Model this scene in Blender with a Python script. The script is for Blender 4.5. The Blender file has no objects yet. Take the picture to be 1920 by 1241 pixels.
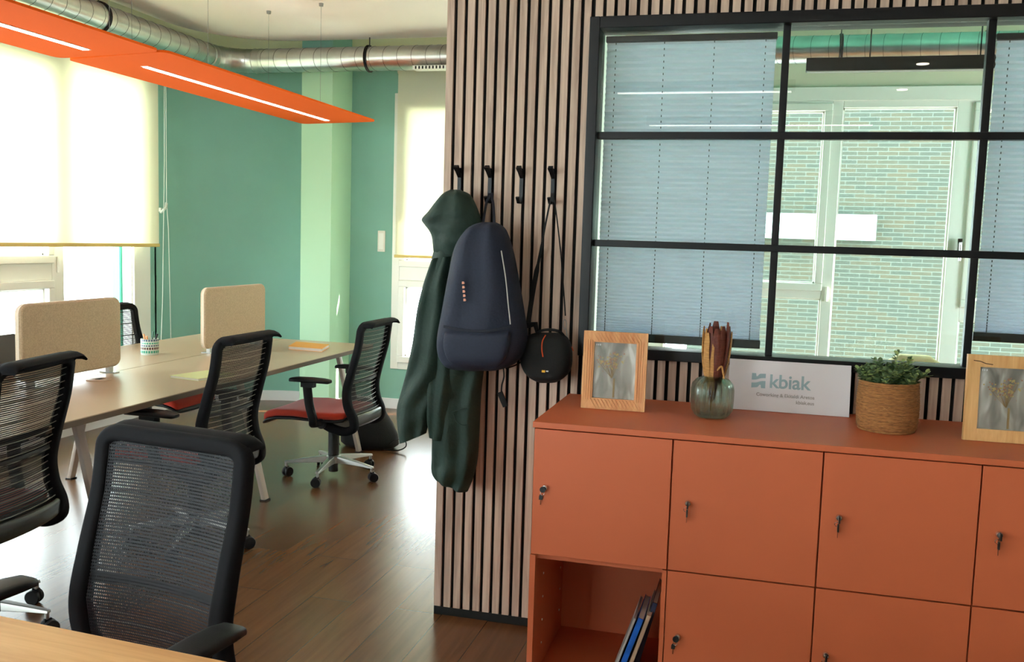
import bpy, bmesh, math, random
from mathutils import Vector, Matrix
random.seed(7)
S = bpy.context.scene
COL = S.collection
PI = math.pi

# ---------------------------------------------------------------- camera
CAM = Vector((1.1335, -3.3828, 1.4900))
RT = Vector((0.96656472, 0.25458297, 0.03066195))
UP = Vector((-0.05436763, 0.08660677, 0.99475798))
FW = Vector((-0.25059291, 0.96316498, -0.09755212))
FPX = 1738.95

def ray(x, y):
    return FW + RT * ((x - 960) / FPX) - UP * ((y - 620.5) / FPX)

def at(x, y, Y):                      # photo pixel -> point on the vertical plane Y
    d = ray(x, y)
    return CAM + d * ((Y - CAM.y) / d.y)

cd = bpy.data.cameras.new('camera')
cd.sensor_width = 36
cd.lens = FPX / 1920 * 36
cd.clip_start = .05
cam = bpy.data.objects.new('camera', cd)
COL.objects.link(cam)
m3 = Matrix((RT, UP, -FW)).transposed()
cam.matrix_world = Matrix.Translation(CAM) @ m3.to_4x4()
S.camera = cam

# ---------------------------------------------------------------- materials
def lin(c):
    out = []
    for v in c:
        v = v / 255
        out.append(v / 12.92 if v <= .04045 else ((v + .055) / 1.055) ** 2.4)
    return tuple(out) + (1,)

def new_mat(name):
    m = bpy.data.materials.new(name)
    m.use_nodes = True
    nt = m.node_tree
    return m, nt, nt.nodes['Principled BSDF']

def mat(name, rgb, rough=.5, metal=0, noise=0, nscale=8, stretch=(1, 1, 1), bump=0, bscale=None, spec=None, coat=0, emis=None, estr=0, sheen=0):
    m, nt, b = new_mat(name)
    N, L = nt.nodes, nt.links
    b.inputs['Base Color'].default_value = lin(rgb)
    b.inputs['Roughness'].default_value = rough
    b.inputs['Metallic'].default_value = metal
    if spec is not None: b.inputs['Specular IOR Level'].default_value = spec
    if coat: b.inputs['Coat Weight'].default_value = coat
    if sheen: b.inputs['Sheen Weight'].default_value = sheen
    if emis:
        b.inputs['Emission Color'].default_value = lin(emis)
        b.inputs['Emission Strength'].default_value = estr
    if noise or bump:
        tc = N.new('ShaderNodeTexCoord')
        mp = N.new('ShaderNodeMapping'); mp.inputs['Scale'].default_value = stretch
        L.new(tc.outputs['Object'], mp.inputs['Vector'])
        nz = N.new('ShaderNodeTexNoise'); nz.inputs['Scale'].default_value = nscale
        nz.inputs['Detail'].default_value = 6
        L.new(mp.outputs[0], nz.inputs['Vector'])
        if noise:
            mx = N.new('ShaderNodeMix'); mx.data_type = 'RGBA'; mx.blend_type = 'MULTIPLY'
            mx.inputs['Factor'].default_value = 1
            rr = N.new('ShaderNodeMapRange')
            rr.inputs['From Min'].default_value = .3; rr.inputs['From Max'].default_value = .7
            rr.inputs['To Min'].default_value = 1 - noise; rr.inputs['To Max'].default_value = 1 + noise * .3
            L.new(nz.outputs[0], rr.inputs['Value'])
            mx.inputs['A'].default_value = lin(rgb)
            L.new(rr.outputs[0], mx.inputs['B'])
            L.new(mx.outputs['Result'], b.inputs['Base Color'])
        if bump:
            bp = N.new('ShaderNodeBump'); bp.inputs['Strength'].default_value = bump
            bp.inputs['Distance'].default_value = .01
            if bscale:
                n2 = N.new('ShaderNodeTexNoise'); n2.inputs['Scale'].default_value = bscale
                L.new(mp.outputs[0], n2.inputs['Vector']); L.new(n2.outputs[0], bp.inputs['Height'])
            else:
                L.new(nz.outputs[0], bp.inputs['Height'])
            L.new(bp.outputs[0], b.inputs['Normal'])
    return m

def wood(name, dark, light, scale=1., axis='Z', rough=.5, ring=7, mixn=.8, coat=0):
    """long grain along one axis"""
    m, nt, b = new_mat(name)
    N, L = nt.nodes, nt.links
    tc = N.new('ShaderNodeTexCoord'); mp = N.new('ShaderNodeMapping')
    st = {'X': (.06, 1, 1), 'Y': (1, .06, 1), 'Z': (1, 1, .06)}[axis]
    mp.inputs['Scale'].default_value = [s * scale for s in st]
    L.new(tc.outputs['Object'], mp.inputs[0])
    n1 = N.new('ShaderNodeTexNoise'); n1.inputs['Scale'].default_value = ring * 8; n1.inputs['Detail'].default_value = 8
    n1.inputs['Distortion'].default_value = 1.2
    L.new(mp.outputs[0], n1.inputs['Vector'])
    n2 = N.new('ShaderNodeTexNoise'); n2.inputs['Scale'].default_value = ring * 1.4; n2.inputs['Detail'].default_value = 3
    L.new(mp.outputs[0], n2.inputs['Vector'])
    ad = N.new('ShaderNodeMath'); ad.operation = 'ADD'
    L.new(n1.outputs[0], ad.inputs[0]); L.new(n2.outputs[0], ad.inputs[1])
    cr = N.new('ShaderNodeMapRange'); cr.inputs['From Min'].default_value = .75; cr.inputs['From Max'].default_value = 1.25
    L.new(ad.outputs[0], cr.inputs['Value'])
    mx = N.new('ShaderNodeMix'); mx.data_type = 'RGBA'
    mx.inputs['A'].default_value = lin(dark); mx.inputs['B'].default_value = lin(light)
    L.new(cr.outputs[0], mx.inputs['Factor']); L.new(mx.outputs['Result'], b.inputs['Base Color'])
    b.inputs['Roughness'].default_value = rough
    if coat: b.inputs['Coat Weight'].default_value = coat
    return m

def floor_mat():
    m, nt, b = new_mat('walnut_plank_floor')
    N, L = nt.nodes, nt.links
    tc = N.new('ShaderNodeTexCoord'); mp = N.new('ShaderNodeMapping')
    mp.inputs['Rotation'].default_value = (0, 0, PI / 2)
    L.new(tc.outputs['Object'], mp.inputs[0])
    br = N.new('ShaderNodeTexBrick'); br.inputs['Scale'].default_value = 1
    br.inputs['Brick Width'].default_value = 1.25; br.inputs['Row Height'].default_value = .19
    br.inputs['Mortar Size'].default_value = .0015; br.offset = .37
    br.inputs['Color1'].default_value = lin((93, 61, 37)); br.inputs['Color2'].default_value = lin((106, 71, 44))
    br.inputs['Mortar'].default_value = lin((55, 40, 26))
    L.new(mp.outputs[0], br.inputs['Vector'])
    m2 = N.new('ShaderNodeMapping'); m2.inputs['Scale'].default_value = (18, 1.2, 1)
    L.new(tc.outputs['Object'], m2.inputs[0])
    nz = N.new('ShaderNodeTexNoise'); nz.inputs['Scale'].default_value = 1.6; nz.inputs['Detail'].default_value = 5
    nz.inputs['Distortion'].default_value = .8
    L.new(m2.outputs[0], nz.inputs['Vector'])
    rr = N.new('ShaderNodeMapRange'); rr.inputs['From Min'].default_value = .3; rr.inputs['From Max'].default_value = .7
    rr.inputs['To Min'].default_value = .84; rr.inputs['To Max'].default_value = 1.12
    L.new(nz.outputs[0], rr.inputs['Value'])
    mx = N.new('ShaderNodeMix'); mx.data_type = 'RGBA'; mx.blend_type = 'MULTIPLY'; mx.inputs['Factor'].default_value = 1
    L.new(br.outputs['Color'], mx.inputs['A']); L.new(rr.outputs[0], mx.inputs['B'])
    L.new(mx.outputs['Result'], b.inputs['Base Color'])
    b.inputs['Roughness'].default_value = .27
    bp = N.new('ShaderNodeBump'); bp.inputs['Strength'].default_value = .03; bp.inputs['Distance'].default_value = .002
    L.new(nz.outputs[0], bp.inputs['Height']); L.new(bp.outputs[0], b.inputs['Normal'])
    return m

def brick_mat():
    m, nt, b = new_mat('pale_brick')
    N, L = nt.nodes, nt.links
    tc = N.new('ShaderNodeTexCoord'); mp = N.new('ShaderNodeMapping')
    mp.inputs['Rotation'].default_value = (PI / 2, 0, 0)
    L.new(tc.outputs['Object'], mp.inputs[0])
    br = N.new('ShaderNodeTexBrick'); br.inputs['Scale'].default_value = 1
    br.inputs['Brick Width'].default_value = .268; br.inputs['Row Height'].default_value = .0585
    br.inputs['Mortar Size'].default_value = .006; br.inputs['Mortar Smooth'].default_value = .1
    br.inputs['Bias'].default_value = -.2
    br.inputs['Color1'].default_value = lin((56, 62, 54)); br.inputs['Color2'].default_value = lin((72, 66, 50))
    br.inputs['Mortar'].default_value = lin((84, 92, 84))
    L.new(mp.outputs[0], br.inputs['Vector'])
    L.new(br.outputs['Color'], b.inputs['Base Color'])
    b.inputs['Roughness'].default_value = .9
    return m

def glass_mat(name, tint=(235, 245, 240), ior=1.45, rough=0.0):
    m = bpy.data.materials.new(name); m.use_nodes = True
    nt = m.node_tree; N, L = nt.nodes, nt.links
    N.remove(N['Principled BSDF']); out = N['Material Output']
    tr = N.new('ShaderNodeBsdfTransparent'); tr.inputs[0].default_value = lin(tint)
    gl = N.new('ShaderNodeBsdfGlossy'); gl.inputs['Roughness'].default_value = rough
    lw = N.new('ShaderNodeLayerWeight'); lw.inputs['Blend'].default_value = .5      # Schlick, the same from both faces
    pw = N.new('ShaderNodeMath'); pw.operation = 'POWER'; pw.inputs[1].default_value = 5
    f0 = ((ior - 1) / (ior + 1)) ** 2
    ma = N.new('ShaderNodeMath'); ma.operation = 'MULTIPLY_ADD'; ma.inputs[1].default_value = 1 - f0; ma.inputs[2].default_value = f0
    L.new(lw.outputs['Facing'], pw.inputs[0]); L.new(pw.outputs[0], ma.inputs[0])
    mx = N.new('ShaderNodeMixShader')
    L.new(ma.outputs[0], mx.inputs[0]); L.new(tr.outputs[0], mx.inputs[1]); L.new(gl.outputs[0], mx.inputs[2])
    L.new(mx.outputs[0], out.inputs[0])
    return m

def blind_mat(name, diff, trans, f=.5):
    m = bpy.data.materials.new(name); m.use_nodes = True
    nt = m.node_tree; N, L = nt.nodes, nt.links
    N.remove(N['Principled BSDF']); out = N['Material Output']
    d = N.new('ShaderNodeBsdfDiffuse'); d.inputs[0].default_value = lin(diff)
    t = N.new('ShaderNodeBsdfTranslucent'); t.inputs[0].default_value = lin(trans)
    mx = N.new('ShaderNodeMixShader'); mx.inputs[0].default_value = f
    tc = N.new('ShaderNodeTexCoord'); wv = N.new('ShaderNodeTexNoise'); wv.inputs['Scale'].default_value = 300
    L.new(tc.outputs['Object'], wv.inputs['Vector'])
    bp = N.new('ShaderNodeBump'); bp.inputs['Strength'].default_value = .1; bp.inputs['Distance'].default_value = .001
    L.new(wv.outputs[0], bp.inputs['Height']); L.new(bp.outputs[0], d.inputs['Normal'])
    L.new(d.outputs[0], mx.inputs[1]); L.new(t.outputs[0], mx.inputs[2]); L.new(mx.outputs[0], out.inputs[0])
    return m

def mesh_fabric(name, rgb, pitch, solid):
    """perforated chair mesh: hexagonal holes cut by transparency, in the part's own coordinates (y, z)"""
    m = bpy.data.materials.new(name); m.use_nodes = True
    nt = m.node_tree; N, L = nt.nodes, nt.links
    b = N['Principled BSDF']; out = N['Material Output']
    b.inputs['Base Color'].default_value = lin(rgb); b.inputs['Roughness'].default_value = .75
    tc = N.new('ShaderNodeTexCoord'); sp = N.new('ShaderNodeSeparateXYZ'); L.new(tc.outputs['Object'], sp.inputs[0])
    def M(op, a, bb=None):
        n = N.new('ShaderNodeMath'); n.operation = op
        for i, v in enumerate((a, bb)):
            if v is None: continue
            if isinstance(v, (int, float)): n.inputs[i].default_value = v
            else: L.new(v, n.inputs[i])
        return n.outputs[0]
    u = M('MULTIPLY', sp.outputs['Y'], 2 * PI / pitch); v = M('MULTIPLY', sp.outputs['Z'], 2 * PI / (pitch * 1.5))
    h = M('MULTIPLY', M('COSINE', M('MULTIPLY', u, .5)), M('COSINE', M('MULTIPLY', v, .5)))
    a = M('ABSOLUTE', h)
    hole = M('GREATER_THAN', a, solid)
    tr = N.new('ShaderNodeBsdfTransparent')
    mx = N.new('ShaderNodeMixShader')
    L.new(hole, mx.inputs[0]); L.new(b.outputs[0], mx.inputs[1]); L.new(tr.outputs[0], mx.inputs[2])
    L.new(mx.outputs[0], out.inputs[0])
    return m

def print_mat():
    """studio photograph printed on paper: grey silk backdrop with pale folds"""
    m, nt, b = new_mat('printed_photo')
    N, L = nt.nodes, nt.links
    tc = N.new('ShaderNodeTexCoord'); mp = N.new('ShaderNodeMapping')
    mp.inputs['Rotation'].default_value = (0, .5, 0); mp.inputs['Scale'].default_value = (9, 1, 3.2)
    L.new(tc.outputs['Object'], mp.inputs[0])
    nz = N.new('ShaderNodeTexNoise'); nz.inputs['Scale'].default_value = 2.2; nz.inputs['Detail'].default_value = 2
    nz.inputs['Distortion'].default_value = 1.
    L.new(mp.outputs[0], nz.inputs[0])
    cr = N.new('ShaderNodeValToRGB'); e = cr.color_ramp.elements
    e[0].position = .32; e[0].color = lin((120, 116, 108)); e[1].position = .72; e[1].color = lin((226, 226, 220))
    x = e.new(.52); x.color = lin((168, 164, 152))
    L.new(nz.outputs[0], cr.inputs[0]); L.new(cr.outputs[0], b.inputs['Base Color'])
    b.inputs['Roughness'].default_value = .25
    return m

M = {}
M['floor'] = floor_mat()
M['ceil'] = mat('ceiling_paint', (246, 238, 232), .9)
M['cream'] = mat('cream_paint', (232, 232, 196), .9)
M['green'] = mat('sage_green_paint', (138, 188, 174), .75, noise=.05, nscale=3)
M['mint'] = mat('mint_green_paint', (178, 218, 186), .75)
M['teal'] = mat('turquoise_paint', (110, 205, 180), .8)
M['greige'] = mat('greige_paint', (222, 214, 190), .85)
M['white'] = mat('white_pvc', (244, 243, 236), .35)
M['skirt'] = mat('white_skirting', (238, 236, 240), .45)
M['plain'] = mat('plain_white_paint', (240, 238, 230), .9)
M['slat'] = wood('slat_oak_veneer', (158, 132, 116), (204, 178, 158), 1., 'Z', .6, ring=6)
M['felt_black'] = mat('black_backing_felt', (14, 15, 14), .95)
M['blackmetal'] = mat('black_powder_coat', (11, 11, 14), .4, spec=.3)
M['blackplastic'] = mat('black_plastic', (12, 12, 15), .5, spec=.35, bump=.05, nscale=300)
M['blackgloss'] = mat('black_gloss_plastic', (20, 22, 20), .25)
M['steel'] = mat('galvanised_steel', (214, 216, 212), .33, 1, noise=.25, nscale=5, stretch=(1, 1, 1), bump=.03)
M['seam'] = mat('dark_duct_seam', (96, 102, 100), .5, .6)
M['rimfab'] = mat('black_wrapped_frame', (9, 9, 14), .85, spec=.25, noise=.2, nscale=400)
M['chrome'] = mat('chrome', (210, 210, 208), .12, 1)
M['alu'] = mat('cast_aluminium', (176, 174, 170), .35, .85)
M['greyplastic'] = mat('grey_plastic', (158, 156, 148), .5)
M['orange_felt'] = mat('orange_felt', (236, 94, 14), .95, noise=.08, nscale=250, spec=.2)
M['led'] = mat('led_strip', (255, 250, 245), .5, emis=(255, 246, 240), estr=9)
M['spot'] = mat('downlight_lens', (255, 250, 240), .5, emis=(255, 240, 215), estr=22)
M['terracotta'] = mat('terracotta_laminate', (198, 98, 58), .48, noise=.05, nscale=4, bump=.02, bscale=500)
M['gap'] = mat('dark_shadow_gap', (70, 34, 22), .8)
M['screenfelt'] = mat('oatmeal_felt', (190, 168, 138), .95, noise=.22, nscale=160, bump=.15, sheen=.2)
M['screenedge'] = mat('pale_felt_edge', (222, 206, 186), .95, noise=.1, nscale=160)
M['tabletop'] = mat('pale_laminate_top', (182, 158, 132), .3, noise=.03, nscale=6)
M['tabledge'] = mat('brown_table_edge', (92, 72, 54), .5)
M['beigemetal'] = mat('beige_metal_leg', (176, 160, 148), .45)
M['oak'] = wood('light_oak_desk', (196, 140, 82), (222, 172, 112), 1., 'X', .42, ring=5)
M['seatred'] = mat('rust_red_seat_fabric', (196, 52, 26), .9, noise=.15, nscale=300, bump=.2, sheen=.2)
M['mesh'] = mesh_fabric('black_chair_mesh', (16, 17, 24), .0052, .71)
M['wire'] = mat('grey_spring_wire', (108, 104, 92), .3)
M['glass'] = glass_mat('window_glass', (250, 252, 251), 1.35)
M['pane'] = glass_mat('partition_glass', (244, 250, 249), 1.52)
M['roller'] = blind_mat('cream_roller_fabric', (244, 243, 228), (240, 238, 218), .5)
M['rollerbar'] = mat('cream_bottom_bar', (222, 196, 120), .7)
M['pleat'] = blind_mat('grey_blue_pleated_fabric', (236, 240, 252), (226, 232, 246), .4)
M['cordw'] = mat('white_cord', (225, 232, 222), .6)
M['cordg'] = mat('grey_lift_cord', (70, 78, 84), .6)
M['brick'] = brick_mat()
M['boxw'] = mat('pale_mint_render', (176, 208, 194), .8)
M['ground'] = mat('pale_concrete', (205, 208, 205), .9)
M['parka'] = mat('dark_green_parka_cloth', (25, 48, 39), .75, noise=.2, nscale=12, bump=.25, bscale=60)
M['parka2'] = mat('dark_green_parka_lining', (28, 48, 42), .8)
M['navy'] = mat('navy_backpack_nylon', (24, 31, 50), .8, noise=.2, nscale=120, bump=.15)
M['navyd'] = mat('dark_navy_webbing', (16, 20, 34), .85)
M['bagblack'] = mat('black_nylon', (9, 10, 10), .85, noise=.2, nscale=200, bump=.1)
M['orange'] = mat('orange_trim', (220, 80, 26), .6)
M['yellow'] = mat('yellow_logo', (240, 180, 30), .6)
M['whitep'] = mat('white_print', (230, 230, 230), .6)
M['pink'] = mat('pale_orange_lettering', (220, 150, 120), .6)
M['framewood'] = wood('carved_mango_frame', (196, 126, 74), (222, 168, 112), 3., 'Z', .55, ring=3)
M['framewood2'] = wood('rustic_oak_frame', (206, 152, 92), (228, 182, 122), 3., 'Z', .5, ring=3)
M['crack'] = mat('dark_wood_crack', (70, 40, 22), .8)
M['print'] = print_mat()
M['stemp'] = mat('printed_stems', (150, 122, 70), .5)
M['bloomp'] = mat('printed_blooms', (188, 164, 96), .5)
M['bloomr'] = mat('printed_rust_blooms', (160, 110, 84), .5)
M['cover'] = glass_mat('picture_glass', (250, 250, 250), 1.4)
M['board'] = mat('white_foam_board', (216, 210, 212), .6)
M['logo'] = mat('teal_grey_print', (146, 168, 174), .6)
M['smalltext'] = mat('grey_print', (150, 142, 138), .6)
M['jute'] = mat('jute_rope', (166, 112, 62), .9, noise=.5, nscale=60, stretch=(1, 1, 6), bump=.5)
M['leaf'] = mat('grey_green_leaf', (104, 128, 84), .6, noise=.3, nscale=30)
M['leaf2'] = mat('light_green_leaf', (158, 176, 108), .6)
M['husk'] = mat('tan_dried_husk', (186, 134, 74), .75, noise=.3, nscale=40, stretch=(1, 1, 8), bump=.4)
M['husk2'] = mat('dark_red_dried_husk', (108, 50, 34), .6, noise=.3, nscale=40, stretch=(1, 1, 6), bump=.3)
M['soil'] = mat('dark_soil', (50, 40, 30), .95)
M['key'] = mat('black_key_head', (18, 18, 16), .4)
M['keyblade'] = mat('dark_brass_blade', (120, 60, 34), .4, .6)
M['bookblue'] = mat('blue_spine', (24, 96, 190), .4, noise=.6, nscale=14)
M['bookgrey'] = mat('grey_spine', (170, 164, 158), .6)
M['booknavy'] = mat('navy_spine', (26, 34, 62), .6)
M['bookpaper'] = mat('book_paper', (214, 208, 200), .8)
M['booktan'] = mat('tan_spine', (196, 168, 140), .7)
M['noteorange'] = mat('orange_book_cover', (236, 168, 62), .5)
M['notegreen'] = mat('pale_green_booklet_cover', (206, 216, 160), .5)
M['monitor'] = mat('slate_grey_panel', (62, 64, 70), .6)
M['switch'] = mat('white_switch', (236, 230, 220), .4)
M['beige'] = mat('beige_upholstery', (188, 172, 128), .9)
M['cupblue'] = mat('glazed_white_cup', (214, 226, 216), .3)
M['cupteal'] = mat('teal_glaze', (60, 170, 140), .35)
M['cupbrown'] = mat('brown_glaze', (96, 52, 40), .35)
M['cupnavy'] = mat('blue_grey_glaze', (72, 92, 120), .35)
M['pencil'] = mat('peach_pencil', (222, 160, 110), .5)
M['pengreen'] = mat('green_pen', (30, 84, 66), .4)
M['chain'] = mat('grey_buckle', (150, 150, 150), .3, .8)
gm = bpy.data.materials.new('green_ribbed_glass'); gm.use_nodes = True
gb = gm.node_tree.nodes['Principled BSDF']
gb.inputs['Base Color'].default_value = (.80, .93, .86, 1); gb.inputs['Roughness'].default_value = .02
gb.inputs['Transmission Weight'].default_value = 1; gb.inputs['IOR'].default_value = 1.42
_N, _L = gm.node_tree.nodes, gm.node_tree.links
_t = _N.new('ShaderNodeBsdfTransparent'); _t.inputs[0].default_value = (.86, .95, .89, 1)
_m = _N.new('ShaderNodeMixShader'); _m.inputs[0].default_value = .45
_L.new(gb.outputs[0], _m.inputs[1]); _L.new(_t.outputs[0], _m.inputs[2]); _L.new(_m.outputs[0], _N['Material Output'].inputs[0])
M['vaseglass'] = gm

# ---------------------------------------------------------------- mesh helpers
class MB:
    def __init__(s): s.v = []; s.f = []; s.mi = []; s.mats = []
    def slot(s, m):
        if m not in s.mats: s.mats.append(m)
        return s.mats.index(m)
    def add(s, vs, fs, m=None, mtx=None):
        o = len(s.v); k = s.slot(m)
        for p in vs:
            p = Vector(p)
            s.v.append(mtx @ p if mtx else p)
        for f in fs: s.f.append([i + o for i in f]); s.mi.append(k)
        return s
    def box(s, a, b, m=None, mtx=None):
        x0, y0, z0 = a; x1, y1, z1 = b
        x0, x1 = min(x0, x1), max(x0, x1); y0, y1 = min(y0, y1), max(y0, y1); z0, z1 = min(z0, z1), max(z0, z1)
        vs = [(x0, y0, z0), (x1, y0, z0), (x1, y1, z0), (x0, y1, z0), (x0, y0, z1), (x1, y0, z1), (x1, y1, z1), (x0, y1, z1)]
        return s.add(vs, [(0, 3, 2, 1), (4, 5, 6, 7), (0, 1, 5, 4), (1, 2, 6, 5), (2, 3, 7, 6), (3, 0, 4, 7)], m, mtx)
    def rings(s, rings, m=None, cap=True, closed=True, loop=False, mtx=None):
        n = len(rings[0]); vs = [p for r in rings for p in r]; fs = []
        R = len(rings)
        for i in range(R if loop else R - 1):
            a = i * n; b = ((i + 1) % R) * n
            for j in range(n if closed else n - 1):
                k = (j + 1) % n
                fs.append((a + j, a + k, b + k, b + j))
        if cap and not loop and closed:
            fs.append(tuple(reversed(range(n)))); fs.append(tuple((R - 1) * n + j for j in range(n)))
        return s.add(vs, fs, m, mtx)
    def sweep(s, path, prof, m=None, up=(0, 0, 1), cap=True, loop=False, scale=None, mtx=None):
        """prof: 2D points (side, up)"""
        path = [Vector(p) for p in path]; rings = []; up = Vector(up)
        n = len(path); last = None
        for i, p in enumerate(path):
            if loop: t = path[(i + 1) % n] - path[i - 1]
            else: t = path[min(i + 1, n - 1)] - path[max(i - 1, 0)]
            t.normalize()
            if last is None:
                side = t.cross(up)
                if side.length < 1e-3: side = t.cross(Vector((1, 0, 0)))
                side.normalize()
            else:
                side = last - t * last.dot(t)
                side.normalize()
            last = side
            u = side.cross(t)
            k = scale[i] if scale else 1
            rings.append([p + side * (a * k) + u * (b * k) for a, b in prof])
        return s.rings(rings, m, cap, True, loop, mtx)
    def tube(s, path, r, m=None, n=8, loop=False, scale=None, mtx=None, up=(0, 0, 1)):
        return s.sweep(path, [(r * math.cos(2 * PI * i / n), r * math.sin(2 * PI * i / n)) for i in range(n)], m, up, True, loop, scale, mtx)
    def lathe(s, prof, m=None, n=32, mtx=None, rib=None, cap=True):
        rings = []
        for r, z in prof:
            ring = []
            for j in range(n):
                a = 2 * PI * j / n; rr = r * (rib(a, z) if rib else 1)
                ring.append((rr * math.cos(a), rr * math.sin(a), z))
            rings.append(ring)
        return s.rings(rings, m, cap, True, False, mtx)
    def prism(s, poly, y0, y1, m=None, mtx=None, axes='xz'):
        n = len(poly)
        def P(a, b, c): return {'xz': (a, c, b), 'xy': (a, b, c), 'yz': (c, a, b)}[axes]
        vs = [P(a, b, y0) for a, b in poly] + [P(a, b, y1) for a, b in poly]
        fs = [tuple(range(n)), tuple(reversed(range(n, 2 * n)))] + [(i, (i + 1) % n, n + (i + 1) % n, n + i) for i in range(n)]
        return s.add(vs, fs, m, mtx)
    def build(s, name, m=None, parent=None, smooth=False, bevel=0, seg=2, solid=0, angle=35, sub=0):
        me = bpy.data.meshes.new(name)
        me.from_pydata([tuple(v) for v in s.v], [], s.f)
        for k in s.mats: me.materials.append(k if k else m)
        for i, p in enumerate(me.polygons): p.material_index = s.mi[i]
        bm = bmesh.new(); bm.from_mesh(me)
        bmesh.ops.recalc_face_normals(bm, faces=bm.faces)
        if smooth:
            for f in bm.faces: f.smooth = True
            for e in bm.edges:
                if len(e.link_faces) == 2 and e.calc_face_angle(0) > math.radians(angle): e.smooth = False
        bm.to_mesh(me); bm.free()
        o = bpy.data.objects.new(name, me); COL.objects.link(o)
        if parent: o.parent = parent
        if bevel:
            b = o.modifiers.new('bevel', 'BEVEL'); b.width = bevel; b.segments = seg; b.limit_method = 'ANGLE'; b.angle_limit = math.radians(40)
            for p in me.polygons: p.use_smooth = True
            w = o.modifiers.new('wn', 'WEIGHTED_NORMAL'); w.keep_sharp = True
        if solid:
            d = o.modifiers.new('solid', 'SOLIDIFY'); d.thickness = solid; d.offset = 0
        if sub:
            d = o.modifiers.new('sub', 'SUBSURF'); d.levels = sub; d.render_levels = sub
        return o

def tag(o, label, cat, group=None, kind=None):
    o['label'] = label; o['category'] = cat
    if group: o['group'] = group
    if kind: o['kind'] = kind
    return o

def thing(name, label, cat, loc=(0, 0, 0), rz=0, group=None):
    o = bpy.data.objects.new(name, None); COL.objects.link(o)
    o.empty_display_size = .05
    o.location = loc; o.rotation_euler = (0, 0, rz)
    return tag(o, label, cat, group)

def struct(o, label, cat):
    return tag(o, label, cat, None, 'structure')

def copy_tree(o, parent=None):
    c = o.copy(); COL.objects.link(c)
    if parent: c.parent = parent
    for ch in list(o.children): copy_tree(ch, c)
    return c

def T(x, y, z): return Matrix.Translation((x, y, z))
def RX(a): return Matrix.Rotation(a, 4, 'X')
def RY(a): return Matrix.Rotation(a, 4, 'Y')
def RZ(a): return Matrix.Rotation(a, 4, 'Z')

def rrect(w, h, r, n=5):
    """rounded rectangle outline centred on 0"""
    out = []
    for cx, cy, a0 in ((w / 2 - r, h / 2 - r, 0), (-w / 2 + r, h / 2 - r, 90), (-w / 2 + r, -h / 2 + r, 180), (w / 2 - r, -h / 2 + r, 270)):
        for i in range(n + 1):
            a = math.radians(a0 + 90 * i / n); out.append((cx + r * math.cos(a), cy + r * math.sin(a)))
    return out

def smooth_path(pts, n=6):
    """Catmull-Rom"""
    P = [Vector(p) for p in pts]; out = []
    for i in range(len(P) - 1):
        p0 = P[max(i - 1, 0)]; p1 = P[i]; p2 = P[i + 1]; p3 = P[min(i + 2, len(P) - 1)]
        for k in range(n):
            t = k / n
            out.append(.5 * ((2 * p1) + (p2 - p0) * t + (2 * p0 - 5 * p1 + 4 * p2 - p3) * t * t + (3 * p1 - p0 - 3 * p2 + p3) * t ** 3))
    out.append(P[-1]); return out

def text_mesh(name, body, size, mtx, m, parent, align='LEFT', bold=0, spacing=1, ext=.0006):
    cu = bpy.data.curves.new(name, 'FONT'); cu.body = body; cu.size = size; cu.align_x = align
    cu.extrude = ext; cu.offset = bold; cu.space_character = spacing
    tmp = bpy.data.objects.new('tmp', cu); COL.objects.link(tmp)
    dg = bpy.context.evaluated_depsgraph_get()
    me = bpy.data.meshes.new_from_object(tmp.evaluated_get(dg))
    bpy.data.objects.remove(tmp); bpy.data.curves.remove(cu)
    me.transform(mtx); me.materials.clear(); me.materials.append(m)
    o = bpy.data.objects.new(name, me); COL.objects.link(o); o.parent = parent
    return o

# ================================================================= SETTING
XW = -3.56      # left window wall inner face
YB = 4.08       # far outer wall inner face
ZC = 3.05       # ceiling
# floor
struct(MB().box((-3.8, -8, -.12), (5.2, 4.3, 0)).build('floor', M['floor']), 'dark walnut plank floor of the office', 'floor')

# suspended ceiling with a rounded corner over the duct, and the upper slab
def corner_poly(x, y, r, n=10):
    return [(x + r - r * math.cos(PI / 2 * i / n), y - r + r * math.sin(PI / 2 * i / n)) for i in range(n + 1)]
poly = [(-3.28, -8)] + corner_poly(-3.28, 3.66, .75) + [(-.02, 3.66), (-.02, -.0), (5.1, 0), (5.1, -8)]
struct(MB().prism(poly, ZC, ZC + .06, axes='xy').build('ceiling', M['ceil']), 'white suspended ceiling with rounded corner over the open office', 'ceiling')
c2 = MB().box((-3.8, -8, 3.3), (-.02, 4.3, 3.4), M['cream']); c2.box((-.02, .08, 3.3), (5.2, 4.3, 3.4), M['teal'])
struct(c2.build('ceiling', M['cream']), 'upper ceiling slab above the ducts', 'ceiling')

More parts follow.
